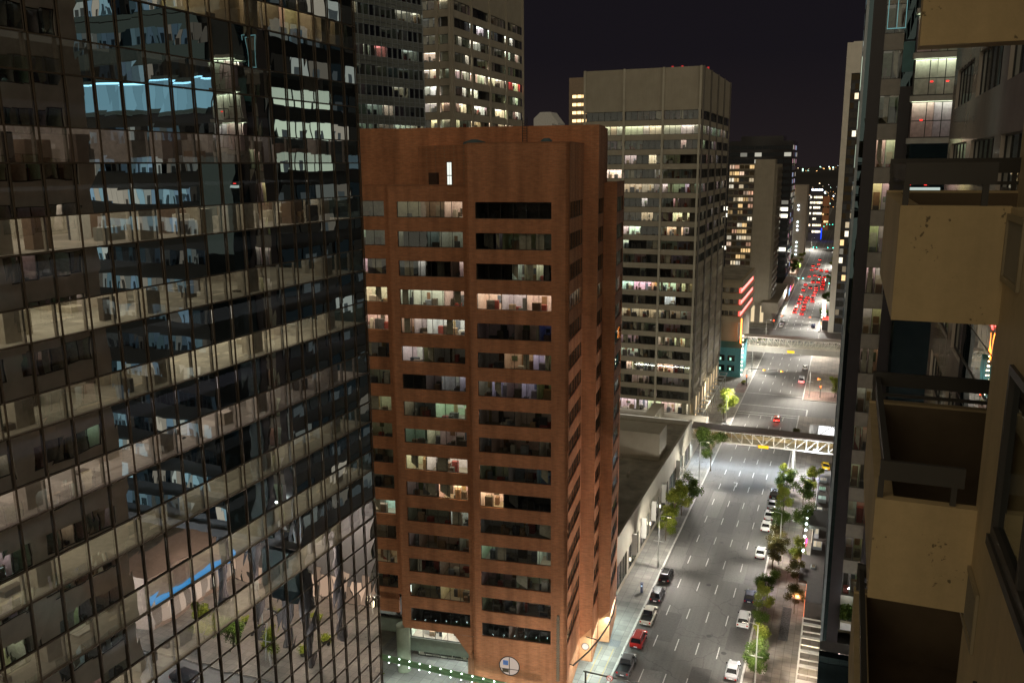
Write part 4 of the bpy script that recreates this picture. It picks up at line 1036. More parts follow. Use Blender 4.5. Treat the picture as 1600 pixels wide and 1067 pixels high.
# base storeys and columns
mb = MB(); mb.box((.02, .0, 19.8), (36, 40, 21)); mb.build('soffit', plain('soffit', (.05, .05, .05), .6), tt)
mb = MB(); mb.box((.0, -1.2, 12.5), (5.4, -.1, 19.79)); mb.build('base_glass', 'darkglass', tt)
for (x, y) in ((1.5, 3), (1.5, 11), (7.5, 6), (13.5, 6.5), (20, 7)):
    mb = MB(); mb.tube([(x, y, .1), (x, y, 19.8)], .75, 16); mb.build('column', plain('black_stone', (.03, .028, .03), .25) if x == 1.5 and y == 3 else bpy.data.materials['black_stone'], tt, smooth=True)
mb = MB(); mb.box((1.0, 20.5, 0.1), (36, 21, 19.8), 1); rg = random.Random(3)
for i in range(20):
    f = rg.uniform(.25, 1.1); mb.box((1.3+1.7*i, 20.35, .3), (2.8+1.7*i, 20.48, rg.choice([3.2, 4.2, 5.6])), 0, (.95*f, .62*f, .42*f))
    if rg.random() < .5: mb.box((1.3+1.7*i, 20.2, .3), (1.7+1.7*i, 20.33, 2.2), 0, (.05, .04, .03))
mb.build('lobby_wall', ['lit', 'dark_metal'], tt)
mb = MB(); mb.box((1.9, -.6, 23), (3.4, -.1, 23.8)); mb.build('planter', 'white', tt)
# blue fascia seen only mirrored
bf = empty('blue_lit_shopfront', (30, 92, 0), 0, 'shopfront with a blue lit fascia seen only mirrored in the glass tower', 'shopfront')
mb = MB(); mb.box((.2, 0, 0), (9, 30, 9)); mb.build('wall', plain('shop_wall', (.3, .22, .17), .8), bf)
mb = MB(); mb.box((-.3, 0, 4.2), (.19, 26, 5.6), 0, (.05, .5, 1.1)); [mb.box((-.1, 1.3*q, 1), (.18, 1.3*q+1.1, 3.8), 0, tuple(v*(.3+.9*((q*7) % 5)/5) for v in (.9, .65, .48))) for q in range(20)]; mb.build('fascia', 'lit', bf)

# =================================================================== CONCRETE OFFICE (right, behind balconies)
co = empty('granite_office', (6, 13, 0), 0, 'polished stone office with dark window bays glimpsed between the balconies', 'office block')
P5 = 4.7
zheads = [77.9+P5*k for k in range(-16, 5)]
LEN = 54.0
mb = MB(); 
zs = 105
bay_y = [(1+10.6*i, 9.6+10.6*i) for i in range(5)]
for zh in zheads[::-1]:
    mb.box((0, 0, zh), (.5, LEN, zs)); zs = zh-2.4
    y = 0
    for a, b in bay_y: mb.box((0, y, zs), (.5, a, zh)); y = b
    mb.box((0, y, zs), (.5, LEN, zh))
mb.box((0, 0, 0), (.5, LEN, zs)); mb.box((.5, LEN-.5, 0), (20, LEN, 105)); mb.box((4.2, 0, 0), (20, LEN-.5, 105)); mb.build('stone_wall', 'granite', co)
mb = MB()
for i in range(22):
    for z_ in range(30, 68, 2):
        if z_ < 66: mb.face([(-.05, 1.2+1.6*i, z_+.04), (-.05, 1.2+1.6*i, z_+1.96), (-.05, 2.75+1.6*i, z_+1.96), (-.05, 2.75+1.6*i, z_+.04)])
mb.build('curtain_glass', 'mirror', co, pane=True)
mb = MB(); mb.box((-.045, 1.1, 29.9), (-.003, 36.5, 66.1)); 
for z_ in range(30, 68, 4): mb.box((-.09, 1.1, z_-.05), (-.046, 36.5, z_+.05))
mb.build('curtain_frame', 'rail', co)
rg = random.Random(51)
for zh in zheads:
    mb = MB()
    for a, b in bay_y:
        rooms = [(1, (rg.choice([.5, 1.2, 2.4]) if rg.random() < .42 and zh < 72 else (.02 if zh > 75 else .06)), rg.choice([COOL, (.8, 1, .5), WARM, NEUT])) for _ in range(5)]
        window(mb, (0, b, 0), (0, -1, 0), (-1, 0, 0), b-a, zh-2.4, zh, 5, rooms, 2.6, rnd=rg, rec=.2, frame=.08, sill=.5)
    mb.build('window', WM, co)

# =================================================================== BALCONY BUILDING (the viewer's own)
ab = empty('apartment_block', (0, 0, 0), 0, 'tan concrete apartment block with stacked balconies, wall grilles and sliding windows, close by', 'apartment block')
YN, YF, XL, XW, XB = 8.3, 11.8, .41, 1.27, 1.86
FP = 2.757
tops = [71.63+FP*k for k in (-3, -2, -1, 0)]
mb = MB(); mb.box((XW, 2.2, 40), (1.5, 7.45, 69.02)); mb.box((XW, 2.2, 70.45), (1.5, 7.45, 71.75)); mb.box((XW, 7.45, 40), (1.5, YN+.1, 71.62)); mb.box((XW+.02, 2.2, 73.3), (1.5, 7.3, 80)); mb.box((1.5, 8.0, 40), (1.9, 8.2, 80)); mb.box((XB, YN-.1, 40), (2.1, YF+.15, 80)); mb.box((2.1, 1, 40), (5, YF+.15, 80))
mb.build('wall', 'tan_clean', ab)
for t in tops:
    b = empty('balcony', (0, 0, 0)); b.parent = ab
    pb_ = MB(); pb_.box((XL, YN, t-1.03), (XW+.01, YN+.12, t)); pb_.build('end_panel', 'tan', b)
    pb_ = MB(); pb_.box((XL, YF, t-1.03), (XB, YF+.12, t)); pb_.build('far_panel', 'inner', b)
    pb_ = MB(); pb_.box((XL, YN+.121, t-1.03), (XL+.16, YF-.001, t)); pb_.build('front_panel', 'tan_clean', b)
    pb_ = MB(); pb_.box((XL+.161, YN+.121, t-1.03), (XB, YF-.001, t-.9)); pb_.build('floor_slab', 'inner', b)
    pb_ = MB(); pb_.box((XL, YF-.0005, t+.002), (XB, YF+.14, t+.03)); pb_.build('coping', 'tan_clean', b)
    r = empty('railing', (0, 0, 0)); r.parent = b
    q = MB()
    q.box((XL+.02, YN+.03, t+.18), (XW-.12, YN+.08, t+.37)); q.box((XL+.02, YF+.03, t+.24), (XB, YF+.09, t+.42)); q.box((XL+.02, YF+.04, t+.1), (XB, YF+.08, t+.14))
    q.box((XL+.05, YN+.09, t+.2), (XL+.11, YF+.03, t+.36)); q.build('rail_bar', 'rail', r)
    for (x, y) in ((XL+.04, YN+.055), (XW-.2, YN+.055), (XL+.05, YF+.055), (XB-.05, YF+.06)):
        q = MB(); q.box((x-.025, y-.022, t), (x+.025, y+.022, t+.2 if y < 9 else t+.24)); q.build('rail_post', 'rail', r)
# beam of the balcony above
mb = MB(); mb.box((.452, YN, 72.975), (3.0, YN+.3, 76)); mb.build('upper_beam', 'tan', ab)
# window and grilles in the nearer wall
for (z0, z1) in ((69.02, 70.45), (66.26, 67.69)):
    mb = MB(); window(mb, (XW, 7.4, 0), (0, -1, 0), (-1, 0, 0), 4.6, z0, z1, 4, [(1, 0, NEUT)], .16, rec=.0, frame=.07, sill=0, top=0, furn=False)
    mb.box((XW-.05, 2.6, z0-.09), (XW+.02, 7.44, z0-.005), 0); mb.build('window', ['rail', 'glass', 'lit', 'room'], ab)
for (ya, z0) in ((7.72, 71.02), (7.75, 67.78)):
    mb = MB(); y0, y1 = ya-.05, ya+.95
    if z0 > 70: y0, y1 = 7.5, 8.28
    mb.box((XW-.03, y0, z0-.02), (XW-.003, y1, z0+.03)); mb.box((XW-.03, y0, z0+.5), (XW-.003, y1, z0+.55)); mb.box((XW-.03, y0, z0+.03), (XW-.003, y0+.04, z0+.5)); mb.box((XW-.03, y1-.04, z0+.03), (XW-.003, y1, z0+.5))
    for i in range(14):
        y = y0+.06+(y1-y0-.12)*i/14; mb.box((XW-.02, y, z0+.035), (XW-.004, y+.02, z0+.495), 1)
    mb.build('air_grille', [plain('grille_frame', (.34, .28, .17), .6), plain('grille_bar', (.22, .19, .13), .6)], ab)
mb = MB(); window(mb, (XB, YF-.2, 0), (0, -1, 0), (-1, 0, 0), 3.0, tops[2]-.85, tops[2]+1.1, 2, [(1, 0, NEUT)], .05, rec=-.06, frame=.08, sill=0, top=0, furn=False); mb.build('balcony_door', WM, ab)

# =================================================================== SKYWALKS
def skywalk(name, y0, y1, z0, z1, x0, x1, label, n, roofm, litc):
    s = empty(name, (x0, y0, 0), 0, label, 'footbridge', 'footbridges over the street')
    L = x1-x0; d = y1-y0
    q = MB(); q.box((0, -.15, z1), (L, d+.15, z1+.3)); q.build('roof', roofm, s)
    q = MB(); q.box((0, 0, z0), (L, d, z0+.25)); q.build('deck', 'steel_white', s)
    q = MB()
    for y in (0.0, d-.18):
        for i in range(n+1): x = L*i/n; x = min(max(x, .1), L-.1); q.box((x-.1, y, z0+.25), (x+.1, y+.18, z1))
        for i in range(n):
            xa, xb = L*i/n+.1, L*(i+1)/n-.1
            a, b = ((xa, z1-.1), (xb, z0+.35)) if i < n/2 else ((xa, z0+.35), (xb, z1-.1))
            q.tube([(a[0], y+.09, a[1]), (b[0], y+.09, b[1])], .11, 6)
        q.box((0, y-.01, z0-.12), (L, y+.2, z0+.24)); q.box((0, y-.01, z1-.2), (L, y+.2, z1-.002))
    q.build('truss', 'steel_white', s)
    q = MB(); q.box((.3, d*.35, z1-.06), (L-.3, d*.65, z1-.03), 0, litc); q.build('ceiling_light', 'lit', s)
    q = MB(); q.face([(.2, -.0+.22, z0+.3), (L-.2, .22, z0+.3), (L-.2, .22, z1-.2), (.2, .22, z1-.2)]); q.build('glazing', 'glass', s)
    q = MB(); q.box((.2, d-.4, z0+.26), (L-.2, d-.3, z0+1.3)); q.build('handrail_panel', plain('tan_panel', (.5, .38, .2), .6) if name == 'skywalk' and 'tan_panel' not in bpy.data.materials else M['pale'], s)
    return s
M['brown_roof'] = plain('brown_roof', (.085, .06, .048), .8, var=.2, scale=.6)
s1 = skywalk('skywalk', 201.7, 206, 5.4, 8.3, -33, 1.5, 'brown roofed footbridge with white zigzag truss crossing the nearer part of the street', 14, 'brown_roof', (1.5, 1.15, .6))
mb = MB(); mb.box((16.2, -.2, 5.05), (18.6, -.12, 5.75), 0, (1.6, .85, .03)); mb.build('yellow_sign', 'lit', s1)
mb = MB(); mb.tube([(24.3, .8, .1), (24.3, .8, 5.3)], .28, 10); mb.build('support_column', 'steel_white', s1)
s2 = skywalk('skywalk', 317, 321.5, 6.0, 9.2, -33.5, 0, 'pale flat footbridge with bright ceiling lights, farther up the street', 16, 'pale', (3.5, 3.2, 2.6))
mb = MB(); mb.box((0, -.35, 3.9), (33.5, -.1, 5.85)); mb.build('fascia', 'pale', s2)
mb = MB(); mb.box((15.5, -.45, 4.3), (18, -.36, 5.1), 0, (1.6, 1.0, .05)); mb.build('yellow_sign', 'lit', s2)

# =================================================================== RIGHT GROUND LEVEL
pg = empty('pergola', (-2.6, 108.5, 0), 0, 'white steel pergola with slatted beams beside the right hand pavement', 'pergola')
mb = MB()
for x in (0, 2.9): mb.box((x, 0, 3.4), (x+.18, 18, 3.65))
mb.build('beam', 'steel_white', pg)
for i in range(10):
    mb = MB(); y = .2+1.95*i; mb.box((.19, y, 3.45), (2.89, y+.18 if i % 2 else y+.7, 3.6)); mb.build('slat', 'steel_white', pg)
for (x, y) in ((.09, .3), (.09, 9), (.09, 17.6), (2.99, .3), (2.99, 9), (2.99, 17.6)):
    mb = MB(); mb.box((x-.09, y-.09, .13), (x+.09, y+.09, 3.4)); mb.build('post', 'steel_white', pg)
mb = MB(); mb.box((3.2, .5, 1.0), (3.3, 1.1, 3.2), 0, (8, 6.5, 4)); mb.build('strip_light', 'lit', pg)
rs = empty('street_restaurant', (-3.0, 131, 0), 0, 'lit restaurant front with red and orange glow beside the right hand pavement', 'restaurant')
mb = MB(); mb.box((.5, 0, .13), (3, 60, 3.9)); mb.box((-.9, 7.6, 3.2), (3, 18, 3.6)); mb.build('wall', plain('dark_front', (.06, .05, .045), .6), rs)
rg = random.Random(61)
for i in range(12):
    y = .8+4.8*i; mb = MB()
    c = [(1.8, .5, .2), (1.4, .5, .3), (.5, .5, .5), (.35, .3, .28), (.4, .35, .3), (1.4, 1.2, .9), (1.6, 1.4, 1.0), (.9, .8, .6), (.5, .7, .6), (.9, 1.1, .9), (1.2, 1.1, .9), (.6, .6, .6)][i]
    mb.box((.42, y, .5), (.49, y+4.2, 3.2), 0, c)
    for _ in range(5): ya = y+rg.random()*3.6; mb.box((.38, ya, .5), (.41, ya+rg.uniform(.2, .5), rg.uniform(.9, 2.2)), 0, rg.choice([(.05, .04, .04), (2.5, .5, .15), (1, .2, .1), (.2, .2, .2)]))
    mb.build('shop_window', 'lit', rs)
for (y, z_, c) in ((22, 3.3, (7, .25, 1.2)), (14.5, 2.2, (6, .2, .2))):
    mb = MB(); mb.box((-.5, y, z_), (-.3, y+2.6, z_+.5), 0, c); mb.build('neon_sign', 'lit', rs)
mb = MB(); mb.box((-1.5, 2, 2.9), (.45, 7, 3.05)); mb.build('awning', plain('awning_brown', (.2, .12, .07), .8), rs)
mb = MB()
for i in range(7): mb.ball((-.8, 20+3.1*i, 3.4), .22, 0, (10, 12, 12), 8, 6)
mb.build('globe_lamp', 'lit', rs)
for i, (y, c) in enumerate(((12, (.25, .2, .14)), (20, (.7, .6, .42)), (25, (.9, .8, .6)), (31, (.5, .45, .35)), (38, (1.0, .95, .75)), (43, (.45, .6, .5)), (50, (.3, .5, .35)), (55, (.5, .45, .35)))):
    mb = MB(); L_ = rg.uniform(1.2, 3.4); w_ = rg.uniform(1.5, 2.7); mb.box((.8, y, 3.905), (w_+.1, y+L_, 4.15+i % 3*.3), 0); mb.box((.9, y+.1, 4.152+i % 3*.3), (w_*.6, y+L_-.1, 4.17+i % 3*.3), 1, c); mb.box((w_*.6+.1, y+.1, 4.152+i % 3*.3), (w_, y+L_-.1, 4.17+i % 3*.3), 1, tuple(q*.6 for q in c)); mb.build('skylight', ['alu', 'lit'], rs)
mb = MB(); mb.box((-.3, 29, 3.95), (3.1, 37, 4.6), 0, ); mb.build('terrace_roof', 'dark_metal', rs)
# greenery inside the glass tower lobby
# lit pavilion beyond the near footbridge
pv = empty('white_pavilion', (-4.5, 219, 0), 0, 'small dark kiosk with a bright white tent roof beyond the nearer footbridge', 'pavilion')
mb = MB(); mb.box((-1.6, 1, .13), (8, 12, 3.4)); mb.build('wall', 'dark_metal', pv)
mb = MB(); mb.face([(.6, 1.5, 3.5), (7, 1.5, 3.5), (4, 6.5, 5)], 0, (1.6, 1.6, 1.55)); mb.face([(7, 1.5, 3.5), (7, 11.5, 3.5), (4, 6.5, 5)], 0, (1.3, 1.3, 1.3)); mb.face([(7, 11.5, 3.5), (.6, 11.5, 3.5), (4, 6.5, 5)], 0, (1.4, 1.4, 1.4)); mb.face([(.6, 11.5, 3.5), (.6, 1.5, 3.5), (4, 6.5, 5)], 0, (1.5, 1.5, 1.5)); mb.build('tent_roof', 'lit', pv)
mb = MB()
for a, b in (((.6, 1.5), (7, 11.5)), ((7, 1.5), (.6, 11.5))): mb.tube([(a[0], a[1], 3.6), (4, 6.5, 5.1), (b[0], b[1], 3.6)], .08, 6)
mb.build('tent_rib', 'dark_metal', pv)
bo = empty('red_sign_booth', (-8.2, 389, 0), 0, 'dark street booth with a red lit sign under the white framed tower', 'booth')
mb = MB(); mb.box((0, 0, .13), (4, 3, 4.6)); mb.build('wall', 'dark_metal', bo)
mb = MB(); mb.box((0, -.08, 4.7), (4, .3, 6.2), 0, (3.5, .15, .1)); mb.build('sign', 'lit', bo)
lp = empty('lit_pillar_sign', (-9.3, 410, 0), 0, 'tall white and red lit pillar sign on the far right pavement', 'pillar sign')
mb = MB(); mb.box((0, 0, 2), (2, .5, 5.5), 0, (5, 5, 4.6)); mb.box((.3, 0, 5.6), (1.8, .5, 9.5), 0, (4, 2.0, 1.8)); mb.build('panel', 'lit', lp)
mb = MB(); mb.box((.8, .1, .1), (1.2, .4, 2)); mb.build('post', 'pole', lp)

# =================================================================== STREET FURNITURE
lamps = []
def street_lamp(x, y, side, label, power, h=10.0, double=False, visible=True):
    l = empty('street_lamp', (x, y, .13), 0, label, 'street lamp', 'street lamps along the road')
    q = MB(); q.tube([(0, 0, 0), (0, 0, .6), (0, 0, h)], [.16, .13, .07], 8); q.build('pole', 'pole', l)
    q = MB(); q.tube([(0, 0, h-.05), (side*.6, 0, h+.15), (side*1.6, 0, h+.2)], .05, 6); q.build('arm', 'pole', l)
    q = MB(); q.box((side*1.3, -.18, h+.12), (side*2.2, .18, h+.3)); q.build('lamp_head', 'dark_metal', l)
    q = MB(); q.box((side*1.4, -.13, h+.08), (side*2.1, .13, h+.115)); q.build('lamp_lens', 'lampglow', l)
    q = MB(); q.box((-.9, -.05, h*.52), (.9, .05, h*.52+.1)); q.build('crossbar', 'pole', l)
    for t in (-1, 1):
        d = bpy.data.lights.new('lamp', 'SPOT'); d.energy = power*.62; d.color = (1, .945, .84); d.spot_size = R(125); d.spot_blend = .8; d.shadow_soft_size = .25
        lo = bpy.data.objects.new('lamp_light', d); COL.objects.link(lo); lo.parent = l; lo.location = (side*1.75, 0, h-.05); lo.rotation_euler = (R(50)*t, R(14)*side, 0)
    return l
PW = 21000
for (x, y, s, lab) in ((-28.2, 141.4, 1, 'tall grey street lamp on the left kerb near a bushy yellow green tree'), (-7.9, 110, -1, 'street lamp standing by the grey sedan at the near end of the right kerb'),
                       (-7.8, 150.5, -1, 'added street lamp among the trees of the right kerb'), (-7.6, 188.6, -1, 'tall street lamp on the right kerb in front of the brown roofed footbridge'), (-28.2, 186, 1, 'added street lamp on the left kerb just before the brown roofed footbridge'),  # right tree lamp and left footbridge lamp are added to light the road
                       (-28.4, 232, 1, 'street lamp on the left kerb beside the grey tower'), (-8.1, 271, -1, 'street lamp on the right corner of the first crossing'), (-28.6, 300, 1, 'street lamp in front of the turquoise corner building'),
                       (-8.0, 335, -1, 'street lamp just past the pale footbridge'), (-28.6, 350, 1, 'street lamp by the parked white cars far left'), (-8.2, 400, -1, 'street lamp at the far crossing beside the red sign booth'),
                       (-28.8, 440, 1, 'street lamp left of the red tail light queue'), (-8.2, 480, -1, 'street lamp right of the red tail light queue'), (-28.8, 560, 1, 'street lamp far left beyond the queue of cars'), (-8.2, 640, -1, 'small street lamp far down the right kerb'), (-28.8, 760, 1, 'tiny street lamp far down the left kerb')):
    street_lamp(x, y, s, lab, PW if y < 210 else PW*2.0 if y < 390 else PW*3.2)
for (x, y, s, lab) in ((-28.2, 76, 1, 'street lamp at the side street corner seen only mirrored in the glass tower'), (-28.2, 45, 1, 'street lamp seen only mirrored in the glass tower, left kerb'), (-8, 60, -1, 'street lamp seen only mirrored in the glass tower, right kerb'), (6, 89, -1, 'street lamp on the plaza seen only mirrored in the glass tower')):
    street_lamp(x, y, s, lab, PW*1.1)

def pt_light(name, loc, e, c, r=.3, typ='POINT', size=None, rot=None, parent=None):
    d = bpy.data.lights.new(name, typ); d.energy = e; d.color = c
    if typ == 'AREA': d.shape = 'RECTANGLE'; d.size, d.size_y = size
    else: d.shadow_soft_size = r
    o = bpy.data.objects.new(name, d); COL.objects.link(o); o.location = loc
    if rot: o.rotation_euler = rot
    return o
# underside lights of the near footbridge, canopy lights of the brick block, plaza and pergola lights
pt_light('footbridge_downlight', (-19, 200.5, 5.2), 4200, (.72, .85, 1), size=(30, .4), typ='AREA', rot=(R(-18), 0, 0))
pt_light('footbridge_downlight', (-4, 199.5, 5.0), 3000, (.72, .85, 1), .3)
pt_light('canopy_downlight', (-30.2, 112, 4.3), 2000, (.78, 1, .95), size=(.5, 22), typ='AREA')
pt_light('canopy_downlight', (-30.6, 101.5, 4.2), 30, (1, .9, .75), .2)
for (x, y) in ((-31.8, 107), (-30.4, 112.9)): pt_light('wall_washer', (x, y, 3), 28, (1, .85, .62), .2)
pt_light('beam_light', (-46, 91.2, 4.4), 1500, (.8, 1, .92), size=(22, .4), typ='AREA')
pt_light('entrance_light', (-50, 102, 4.2), 2200, (.85, 1, .95), .5)
pt_light('plaza_light', (8, 98, 12), 24000, (1, .80, .68), .06); pt_light('plaza_light', (18, 100, 12), 20000, (1, .80, .68), .06)
pt_light('side_street_lamp_light', (16, 78, 9), 5500, (.85, .93, 1), .05); pt_light('side_street_lamp_light', (34, 84, 9), 9000, (.9, .95, 1), .05)
pt_light('pergola_light', (-1.0, 117, 3.0), 380, (1, .8, .5), .2); pt_light('restaurant_light', (-3.8, 134, 3.2), 420, (1, .55, .3), .2); pt_light('restaurant_light', (-3.8, 158, 3.6), 500, (.8, 1, .85), .2); pt_light('restaurant_light', (-4, 174, 3.6), 500, (.7, 1, .9), .2)
pt_light('arcade_light', (-36, 250, 6), 1400, (1, .85, .6), .4)

rl = MB(); rl.box((-27.5, 72.62, 10.51), (-1, 72.9, 10.6), 0, (.5, .46, .37)); rl.build('roof_light', 'lit', pd)
pt_light('roof_wash', (-47, 201.5, 9.5), 900, (1, .9, .7), size=(28, .3), typ='AREA', rot=(R(118), 0, 0))
def signal(x, y, arm, side, colr, label, heads=(4.0, 9.0)):
    l = empty('traffic_signal', (x, y, .13), 0, label, 'traffic light', 'traffic signals at the crossings')
    q = MB(); q.tube([(0, 0, 0), (0, 0, 5.2), (side*.6, 0, 6.0), (side*arm, 0, 6.2)], [.14, .11, .1, .06], 8); q.build('mast', 'dark_metal', l)
    for h in heads:
        q = MB(); q.box((side*h-.5, -.15, 5.7), (side*h+.5, .15, 6.15)); q.build('signal_head', plain('signal_yellow', (.5, .3, .03), .6) if 'signal_yellow' not in bpy.data.materials else bpy.data.materials['signal_yellow'], l)
        q = MB(); q.ball((side*h-.28, -.2, 5.93), .2, 0, seg=8, rin=5, sq=(1, .5, 1)); q.build('signal_lens', colr, l)
    q = MB(); q.box((-.2, -.2, 2.9), (.2, .0, 3.9)); q.build('signal_head', bpy.data.materials['signal_yellow'], l)
    q = MB(); q.ball((0, -.25, 3.6), .2, 0, seg=8, rin=5, sq=(1, .5, 1)); q.build('signal_lens', 'red' if colr != 'green' else 'green', l)
signal(-28.1, 279, 11.5, 1, 'amber', 'long armed traffic signal with two amber lights on the left of the first crossing', (5.5, 11.0))
signal(-4.9, 272.5, 1.0, -1, 'red', 'short traffic signal on the right corner of the first crossing', (.6,))
signal(-28.4, 386, 5, 1, 'red', 'traffic signal with red lights left of the second crossing', (3.5,))
signal(-8.6, 386, 6, -1, 'red', 'traffic signal with red lights right of the second crossing', (4.5,))
signal(-28.4, 520, 6, 1, 'green', 'green traffic signal left of the far crossing', (3, 5.5)); signal(-8.6, 520, 6, -1, 'green', 'green traffic signal right of the far crossing', (2, 5.5))
signal(-28.4, 720, 6, 1, 'green', 'tiny green traffic signal left, beyond the far crossing', (3, 5.5)); signal(-8.6, 720, 7, -1, 'green', 'tiny green traffic signal right, beyond the far crossing', (2, 6))
signal(-26, 1000, 10, 1, 'green', 'tiny green traffic signal at the very end of the road', (3, 6, 9))
# near gantry with a no left turn sign
gs = empty('signal_gantry', (-29.0, 98.5, .13), 0, 'dark signal gantry with a round no left turn sign at the near crossing', 'signal gantry')
mb = MB(); mb.tube([(0, 0, 0), (0, 0, 5.1)], .13, 8); mb.tube([(-.3, 0, 5.0), (6, 0, 4.95), (15, .2, 5.0)], [.12, .1, .07], 8); mb.build('mast', 'dark_metal', gs)
mb = MB(); mb.tube([(3.4, -.2, 4.9), (3.4, -.16, 4.9)], .42, 20, 0); mb.build('sign_plate', 'white', gs)
mb = MB()
for k in range(20):
    a, b = 2*math.pi*k/20, 2*math.pi*(k+1)/20
    mb.face([(3.4+.42*math.cos(a), -.21, 4.9+.42*math.sin(a)), (3.4+.42*math.cos(b), -.21, 4.9+.42*math.sin(b)), (3.4+.33*math.cos(b), -.21, 4.9+.33*math.sin(b)), (3.4+.33*math.cos(a), -.21, 4.9+.33*math.sin(a))])
mb.tube([(3.13, -.215, 5.17), (3.67, -.215, 4.63)], .035, 4); mb.build('red_ring', plain('sign_red', (.5, .03, .03), .5), gs)
mb = MB(); mb.box((3.44, -.212, 4.68), (3.51, -.208, 4.98)); mb.box((3.25, -.212, 4.95), (3.5, -.208, 5.02)); mb.face([(3.26, -.21, 5.1), (3.12, -.21, 4.98), (3.26, -.21, 4.87)]); mb.build('turn_arrow', 'black', gs)
mb = MB(); mb.box((9.0, -.2, 4.7), (10.0, .1, 5.15)); mb.build('signal_head', bpy.data.materials['signal_yellow'], gs)
mb = MB(); mb.ball((9.5, -.22, 4.92), .2, 0, seg=8, rin=5, sq=(1, .5, 1)); mb.build('signal_lens', 'amber', gs)
# pay machine, planters, bins
pm = empty('parking_meter', (-28.9, 131.6, .13), 0, 'dark parking pay machine on the left pavement near the parked SUVs', 'pay machine')
mb = MB(); mb.box((-.2, -.2, 0), (.2, .2, 1.6)); mb.prism([(-.25, -.25), (.25, -.25), (.25, .25), (-.25, .25)], 1.6, 1.75); mb.build('body', plain('navy_metal', (.03, .04, .09), .5), pm)
mb = MB(); mb.box((-.14, -.22, 1.1), (.14, -.205, 1.4)); mb.build('screen', emit('meter_screen', (.5, .7, 1), .8), pm)
def planter(x, y, label):
    p = empty('street_planter', (x, y, .13), 0, label, 'planter', 'planters on the pavement')
    q = MB(); q.tube([(0, 0, 0), (0, 0, .7)], [.45, .6], 12); q.build('pot', 'dark_metal', p)
    q = MB(); rg = random.Random(int(y*10+x))
    for _ in range(260):
        c = Vector((rg.gauss(0, .32), rg.gauss(0, .32), .95+rg.gauss(0, .22))); a = Vector((rg.uniform(-1, 1), rg.uniform(-1, 1), rg.uniform(-.6, 1))).normalized()*.12; b = a.orthogonal().normalized()*.07
        q.face([c-a-b, c+a-b, c+a+b, c-a+b], 0, (rg.random(),)*3)
    q.build('foliage', 'leaf_y', p)
planter(-58.5, 93.4, 'round leafy planter under the green lit beam'); planter(-29.2, 281, 'leafy planter on the left corner of the first crossing')
for i, (x, y) in enumerate(((10.5, 94), (4, 94.5), (14, 103), (7.5, 103.5), (2.8, 98.5), (19, 99))): planter(x, y, ['planter by the plaza edge seen mirrored', 'planter by the near column seen mirrored', 'planter at the back of the plaza seen mirrored', 'planter behind the plaza columns seen mirrored', 'planter at the plaza corner seen mirrored', 'planter far inside the plaza seen mirrored'][i])

# =================================================================== TREES
def tree_mesh(seed, h, cr, leaves, size, lean=0):
    rg = random.Random(seed); t = MB()
    trunk_top = h*.62
    t.tube([(0, 0, 0), (.05*lean, .03, h*.3), (.12*lean, 0, trunk_top)], [.12, .09, .05], 7)
    blobs = []
    for i in range(9):
        a = rg.uniform(0, 6.28); f = rg.uniform(.35, .8); zz = h*rg.uniform(.34, .92); rr_ = cr*rg.uniform(.25, .85)*(1-.45*max(0, zz/h-.6)/.4)
        p = Vector((rr_*math.cos(a), rr_*math.sin(a), zz)); blobs.append((p, cr*rg.uniform(.28, .5)))
        t.tube([(.05*lean, 0, zz*.62), tuple(p*.6+Vector((0, 0, zz*.36))), tuple(p)], [.05, .035, .015], 5)
    L = MB()
    for p, br in blobs:
        sh = rg.uniform(.15, .85)
        for _ in range(leaves//9):
            v = Vector((rg.gauss(0, .5), rg.gauss(0, .5), rg.gauss(0, .45)))
            if v.length > 1.05: v = v*(1.05*rg.random()**.4/v.length)
            c = p+v*br
            a = Vector((rg.uniform(-1, 1), rg.uniform(-1, 1), rg.uniform(-.5, .5))).normalized(); b = a.cross(Vector((rg.uniform(-1, 1), rg.uniform(-1, 1), 1))).normalized()
            s = size*rg.uniform(.6, 1.3)
            L.face([c-a*s, c-b*s*.6, c+a*s, c+b*s*.6], 0, (min(1, max(0, sh+rg.uniform(-.25, .25))),)*3)
    return t, L
protos = []
for i, (seed, h, cr, n, s, leaf) in enumerate(((1, 7.5, 2.9, 5200, .145, 'leaf_y'), (2, 7.4, 2.6, 4600, .14, 'leaf'), (3, 6.8, 2.4, 3600, .135, 'leaf_b'), (4, 9.0, 3.5, 6200, .16, 'leaf'), (5, 7.0, 2.5, 3900, .14, 'leaf_y'))):
    t, L = tree_mesh(seed, h, cr, n, s, random.Random(seed).uniform(-1, 1))
    p = empty('street_tree', (0, 0, -500)); a = t.build('trunk', 'bark', p); b = L.build('crown', leaf, p); protos.append(p)
used = set()
def tree(k, x, y, label, s=1.0, rot=0, grp='street trees'):
    o = protos[k] if k not in used else copy_tree(protos[k]); used.add(k)
    o.location = (x, y, .13); o.rotation_euler = (0, 0, rot); o.scale = (s, s, s); tag(o, label, 'tree', grp); return o
G1, G2, G3 = 'trees along the left kerb', 'trees along the right kerb', 'trees far down the street'
tree(0, -29.2, 153.3, 'bright yellow green tree in front of the podium, nearest the left lamp', .8, 0, G1); tree(0, -28.9, 160.5, 'bright yellow green tree in front of the podium, second from the left lamp', 1.05, 2, G1)
tree(1, -28.0, 172, 'dark green tree at the far end of the podium clump', 1.05, 1, G1); tree(0, -28.6, 166.5, 'bright yellow green tree in the middle of the podium clump', .95, 4, G1); tree(3, -26.9, 195, 'big leafy green tree in front of the brown roofed footbridge', 1.2, .5, G1)
tree(4, -29.6, 236, 'loose yellow green tree with bare lower branches beside the grey tower', 1.45, 1.1, G1)
